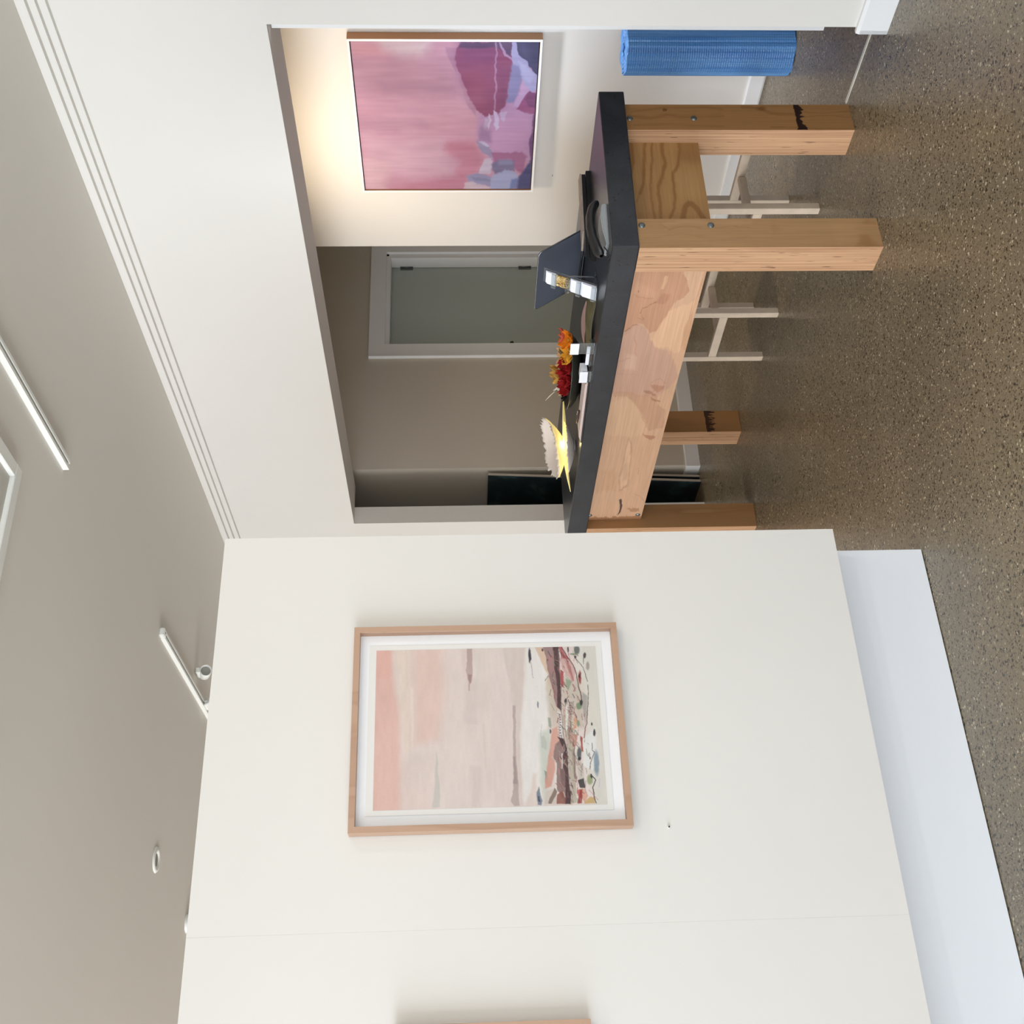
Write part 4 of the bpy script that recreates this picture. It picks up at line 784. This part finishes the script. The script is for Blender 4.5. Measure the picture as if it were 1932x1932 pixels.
# curled brochure
m = MB()
def br(u, v): return ((v-.5)*.12+.02*u, (u-.5)*.27, .002+.010*math.sin(u*math.pi)**2+.016*math.sin(v*math.pi)*(.3+u*.3)+.012*v)
m.grid(br, 16, 8, mi=0); m.grid(lambda u, v: tuple(Vector(br(u, v))-Vector((0, 0, .0015))), 16, 8, mi=1)
o = m.build('brochure', [plain('olive_cover', (104, 98, 66), .45, noise=.35, nscale=14), plain('silver_back', (176, 180, 178), .3)]); o.location = (3.0, 3.70, T); o.rotation_euler = (0, 0, .35); tag(o, 'curled brochure with an olive-gold cover left of the card holder', 'brochure')
m = MB(); m.grid(lambda u, v: ((v-.5)*.09, (u-.5)*.22, .03+.012*math.sin(u*math.pi)+.008*v), 12, 6)
o = m.build('leaflet', plain('dusty_pink_paper', (190, 156, 150), .6, noise=.15, nscale=20)); o.location = (3.10, 3.86, T-.026); o.rotation_euler = (0, 0, .1); tag(o, 'dusty pink leaflet lying behind the small price cards', 'leaflet')
# small upright cards on acrylic stands
def price(loc, rz, h, w, ch_, label, side=False):
    t = empty('price_card', loc, label, 'card', 'small cards on the bench', rz); m = MB(); m.box(0, .003, -w/2, w/2, 0, h-.012); m.box(-.0, .03, -w/2, w/2, 0, .003); m.build('acrylic_stand', ACR, t)
    m = MB(); m.box(-.0035, -.001, -w/2, w/2, h-ch_, h, bev=.0003)
    if side: m.box(-.001, .05, -w/2+.002, w/2-.002, h-ch_+.002, h-.004)
    m.build('card', CARD, t); return t
price((2.885, 3.735, T), .1, .098, .062, .036, 'taller small white card on a clear stand, in front of the bowl of flowers')
price((2.865, 3.90, T), .1, .048, .066, .034, 'lower pale blue-white card box at the slab edge, left of the taller card', True)
m = MB(); m.box(-.002, .0, -.055, .055, 0, .014); o = m.build('card_strip', CARD); o.location = (2.90, 3.80, T+.012); o.rotation_euler = (0, 0, .1); tag(o, 'narrow white card strip between the two small cards', 'card')
m = MB(); m.box(0, .04, -.06, .06, 0, .012, bev=.001); o = m.build('card_block', ACR); o.location = (2.895, 3.80, T); o.rotation_euler = (0, 0, .1); tag(o, 'clear acrylic block under the white card strip', 'acrylic block')
# papers and pen
pp2 = empty('paper_pile', (2.915, 4.16, T), 'pile of pinkish white papers on a dark clipboard along the slab edge', 'papers', rz=.10)
m = MB(); m.box(-.065, .055, -.21, .20, 0, .006, bev=.001); m.build('clipboard', BLK, pp2)
for i in range(3):
    m = MB(); m.box(-.060+.004*i, .05-.004*i, -.20+.01*i, .19-.006*i, .0065+i*.003, .009+i*.003); m.build('paper_sheet', plain('pinkish_paper', (226, 208, 204), .7) if i == 0 else bpy.data.materials['pinkish_paper'], pp2)
pn = empty('pen', (2.91, 4.26, T+.0205), 'dark brown pen lying on the papers beside the lit paper lamp', 'pen', rz=1.45)
m = MB(); m.tube([(-.06, 0, 0), (-.055, 0, 0), (.05, 0, 0), (.066, 0, 0)], [.003, .0048, .0048, .0012], 10); m.build('barrel', plain('brown_lacquer', (60, 34, 30), .3), pn)
m = MB(); m.tube([(-.055, 0, .006), (-.02, 0, .006)], .0012, 6); m.build('clip', CHROME, pn)
# dark shallow bowl heaped with ornaments
bowl_c = (3.135, 4.235, T)
m = MB(); m.lathe([(.002, .004), (.05, 0), (.085, .002), (.118, .014), (.140, .032), (.150, .050), (.151, .054), (.147, .054), (.136, .036), (.114, .018), (.082, .007), (.05, .006), (.002, .007)], 56)
q = N('dark_metal_bowl'); q.b.inputs['Base Color'].default_value = L4((66, 66, 60)); q.b.inputs['Metallic'].default_value = .5; q.b.inputs['Roughness'].default_value = .3
bo = m.build('bowl', q.m); bo.location = bowl_c; bo.scale = (.86, 1.5, 1); tag(bo, 'wide shallow dark bowl holding the colourful felt flowers', 'bowl')
def felt(name, c): return plain(name, c, .85, noise=.12, nscale=60, spec=.15)
FL = {'orange': felt('orange_felt', (226, 128, 30)), 'amber': felt('amber_felt', (222, 158, 50)), 'red': felt('dark_red_felt', (140, 22, 26)), 'peach': felt('peach_felt', (232, 190, 142)), 'ochre': felt('ochre_felt', (196, 150, 78)), 'cream': felt('cream_felt', (226, 212, 160)), 'rose': felt('rose_felt', (196, 96, 80)), 'black': felt('black_felt', (28, 26, 24))}
def flower(loc, r, mat, label, petals=7, cup=.6, seed=0, rz=0, tilt=(0, 0)):
    r_ = random.Random(seed); t = empty('felt_flower', loc, label, 'flower', None, rz); t['group'] = 'felt flowers in the dark bowl'; t.rotation_euler = (tilt[0], tilt[1], rz)
    m = MB()
    for k in range(petals):
        a = 2*math.pi*k/petals+r_.uniform(-.15, .15); L_ = r*r_.uniform(.9, 1.05); w_ = r*.52*r_.uniform(.9, 1.15); cu = cup*r_.uniform(.7, 1.2)
        def pt(u, v, a=a, L_=L_, w_=w_, cu=cu):
            rad = L_*u; side = (v-.5)*2*w_*math.sqrt(max(.02, 1-(1.55*u-.72)**2/.75)) if u > .02 else 0; z = r*cu*u*u+.25*w_*abs(v-.5)*2*u+.004*math.sin(9*u+5*v+a)
            return (rad*math.cos(a)-side*math.sin(a), rad*math.sin(a)+side*math.cos(a), z)
        m.grid(pt, 7, 6)
    o = m.build('petals', mat, t); sm = o.modifiers.new('thick', 'SOLIDIFY'); sm.thickness = .0025
    m = MB(); m.sph((0, 0, .006), r*.2, n=10); m.build('centre', FL['amber'] if mat is not FL['amber'] else FL['rose'], t); return t
bx, by, bz = bowl_c; by -= .02; bz += .008
flower((bx+.01, by-.205, bz+.052), .045, FL['orange'], 'orange felt flower at the end of the bowl nearest the laptop', 7, .7, 1, .3, (.25, -.3))
flower((bx-.03, by-.150, bz+.050), .042, FL['amber'], 'amber felt flower between the orange and the dark red ones', 7, .7, 2, 1, (0, -.4))
flower((bx+.05, by-.185, bz+.072), .035, FL['rose'], 'rose felt flower behind the orange one', 6, .6, 3, 2)
flower((bx-.03, by-.085, bz+.046), .044, FL['red'], 'dark red felt flower nearest the amber one', 8, .8, 4, 0, (0, -.4))
flower((bx-.05, by-.02, bz+.044), .044, FL['red'], 'dark red felt flower in the middle of the bowl', 8, .8, 5, 0, (0, -.35))
flower((bx-.05, by+.05, bz+.044), .042, FL['red'], 'dark red felt flower furthest left in the bowl', 8, .75, 6, 0, (.1, -.35))
flower((bx+.04, by-.04, bz+.062), .050, FL['peach'], 'peach felt flower rising behind the dark red ones', 6, .7, 7, .5)
flower((bx+.03, by+.055, bz+.058), .050, FL['peach'], 'pale peach felt flower left of the other peach one', 6, .5, 8, .2)
flower((bx+.05, by+.10, bz+.074), .045, FL['ochre'], 'ochre felt flower standing tallest at the left of the bowl', 6, .8, 9, .9)
flower((bx+.00, by+.135, bz+.052), .036, FL['cream'], 'cream felt flower at the left end of the bowl', 6, .6, 10, .4)
flower((bx-.02, by+.155, bz+.046), .034, FL['black'], 'black felt flower at the left rim of the bowl', 6, .5, 11, .4)
flower((bx+.02, by+.175, bz+.058), .028, FL['rose'], 'small rose felt flower beyond the black one', 6, .6, 12, .4)
m = MB()
m.prism([(.0, 0), (.055, .03), (.055, .0), (.03, -.012)], 0, 0, .002, 0)
fe = empty('feather', (3.14, 4.325, T+.082), 'grey-white feather with a thin quill sticking up from the bowl', 'feather')
o = m.build('vane', plain('feather_grey', (190, 184, 174), .8), fe)
m = MB(); m.tube([(0, .03, .01), (0, .06, .022), (0, .10, .045), (0, .135, .062)], [.002, .0018, .0028, .001], 6); m.build('quill', plain('quill_cream', (206, 196, 176), .7), fe)
m = MB(); m.tube([(0, .05, .012), (0, .058, .022)], .003, 6); m.build('tie', BLK, fe)
# paper lamp: torn white paper shells around a glowing yellow core
la = empty('paper_lamp', (3.0, 4.63, T), 'small lit lamp of torn white paper bowls and pointed glowing yellow leaves on the bench', 'lamp')
q = N('torn_white_paper'); q.b.inputs['Base Color'].default_value = L4((232, 222, 214)); q.b.inputs['Roughness'].default_value = .8
q.bump(q.noise(q.coord(), 60, 3).outputs[0], .5, .003); PAP = q.m
q = N('glowing_yellow_paper'); q.b.inputs['Base Color'].default_value = L4((246, 232, 160)); q.b.inputs['Roughness'].default_value = .7
q.b.inputs['Emission Color'].default_value = L4((255, 232, 150)); q.b.inputs['Emission Strength'].default_value = .45; GLO = q.m
q = N('lamp_core'); q.b.inputs['Base Color'].default_value = (1, .95, .8, 1); q.b.inputs['Emission Color'].default_value = (1, .88, .55, 1); q.b.inputs['Emission Strength'].default_value = 3.0; CORE = q.m
rr = random.Random(3); jag = [rr.uniform(-1, 1) for _ in range(97)]
LR = math.atan2(-.505, .863)        # local x points along the viewer's right, local y away
la.rotation_euler = (0, 0, LR)
def shell(u, v, ctr, ax, ay, dep, roll, pitch, jg=.04):
    a = 2*math.pi*u; r = v*(1+jag[int(u*96) % 96]*jg*v**6); x = ax*r*math.cos(a); y = ay*r*math.sin(a); z = dep*(r**1.7)+.004*math.sin(3*a+1)*r
    p = Matrix.Rotation(pitch, 4, 'X') @ Matrix.Rotation(roll, 4, 'Y') @ Vector((x, y, z)); return (p.x+ctr[0], p.y+ctr[1], p.z+ctr[2])
def sheet(name, mat, *a, off=.0015):
    m = MB(); m.grid(lambda u, v: shell(u, max(v, .02), *a), 96, 12); o = m.build(name, mat, la); sm = o.modifiers.new('thick', 'SOLIDIFY'); sm.thickness = off; return o
sheet('lower_shell', PAP, (-.005, -.03, .004), .130, .075, .042, -.06, .02)
sheet('glowing_shell', GLO, (.0, .0, .046), .142, .11, .066, -.20, .17)
sheet('upper_shell', PAP, (.0, .003, .050), .146, .112, .072, -.20, .17, .06)
m = MB()
def leafp(u, v):
    s_ = math.sin(math.pi*u); w_ = .055*s_**.8; y = (v-.5)*2*w_-.02
    return (-.225+.45*u, y, .040+.012*(1-s_)*(1 if u > .5 else -1.0)*1.2+.020*((v-.5)*2)**2*s_+.010*(.5-v)*s_)
m.grid(leafp, 30, 8); o = m.build('glowing_leaf', GLO, la); sm = o.modifiers.new('t', 'SOLIDIFY'); sm.thickness = .002
m = MB(); m.sph((.0, -.035, .050), .017, (1.5, .6, .9), 20); m.build('bulb', CORE, la)
m = MB(); m.cyl((0, 0, 0), (0, 0, .03), .025, 20, r2=.012); m.build('base', PAP, la)
pl_ = bpy.data.lights.new('paper_lamp_glow', 'POINT'); pl_.energy = .55; pl_.color = (1, .84, .50); pl_.shadow_soft_size = .012
po = bpy.data.objects.new('paper_lamp_glow', pl_); COL.objects.link(po); po.parent = la; po.location = (0, -.075, .066)
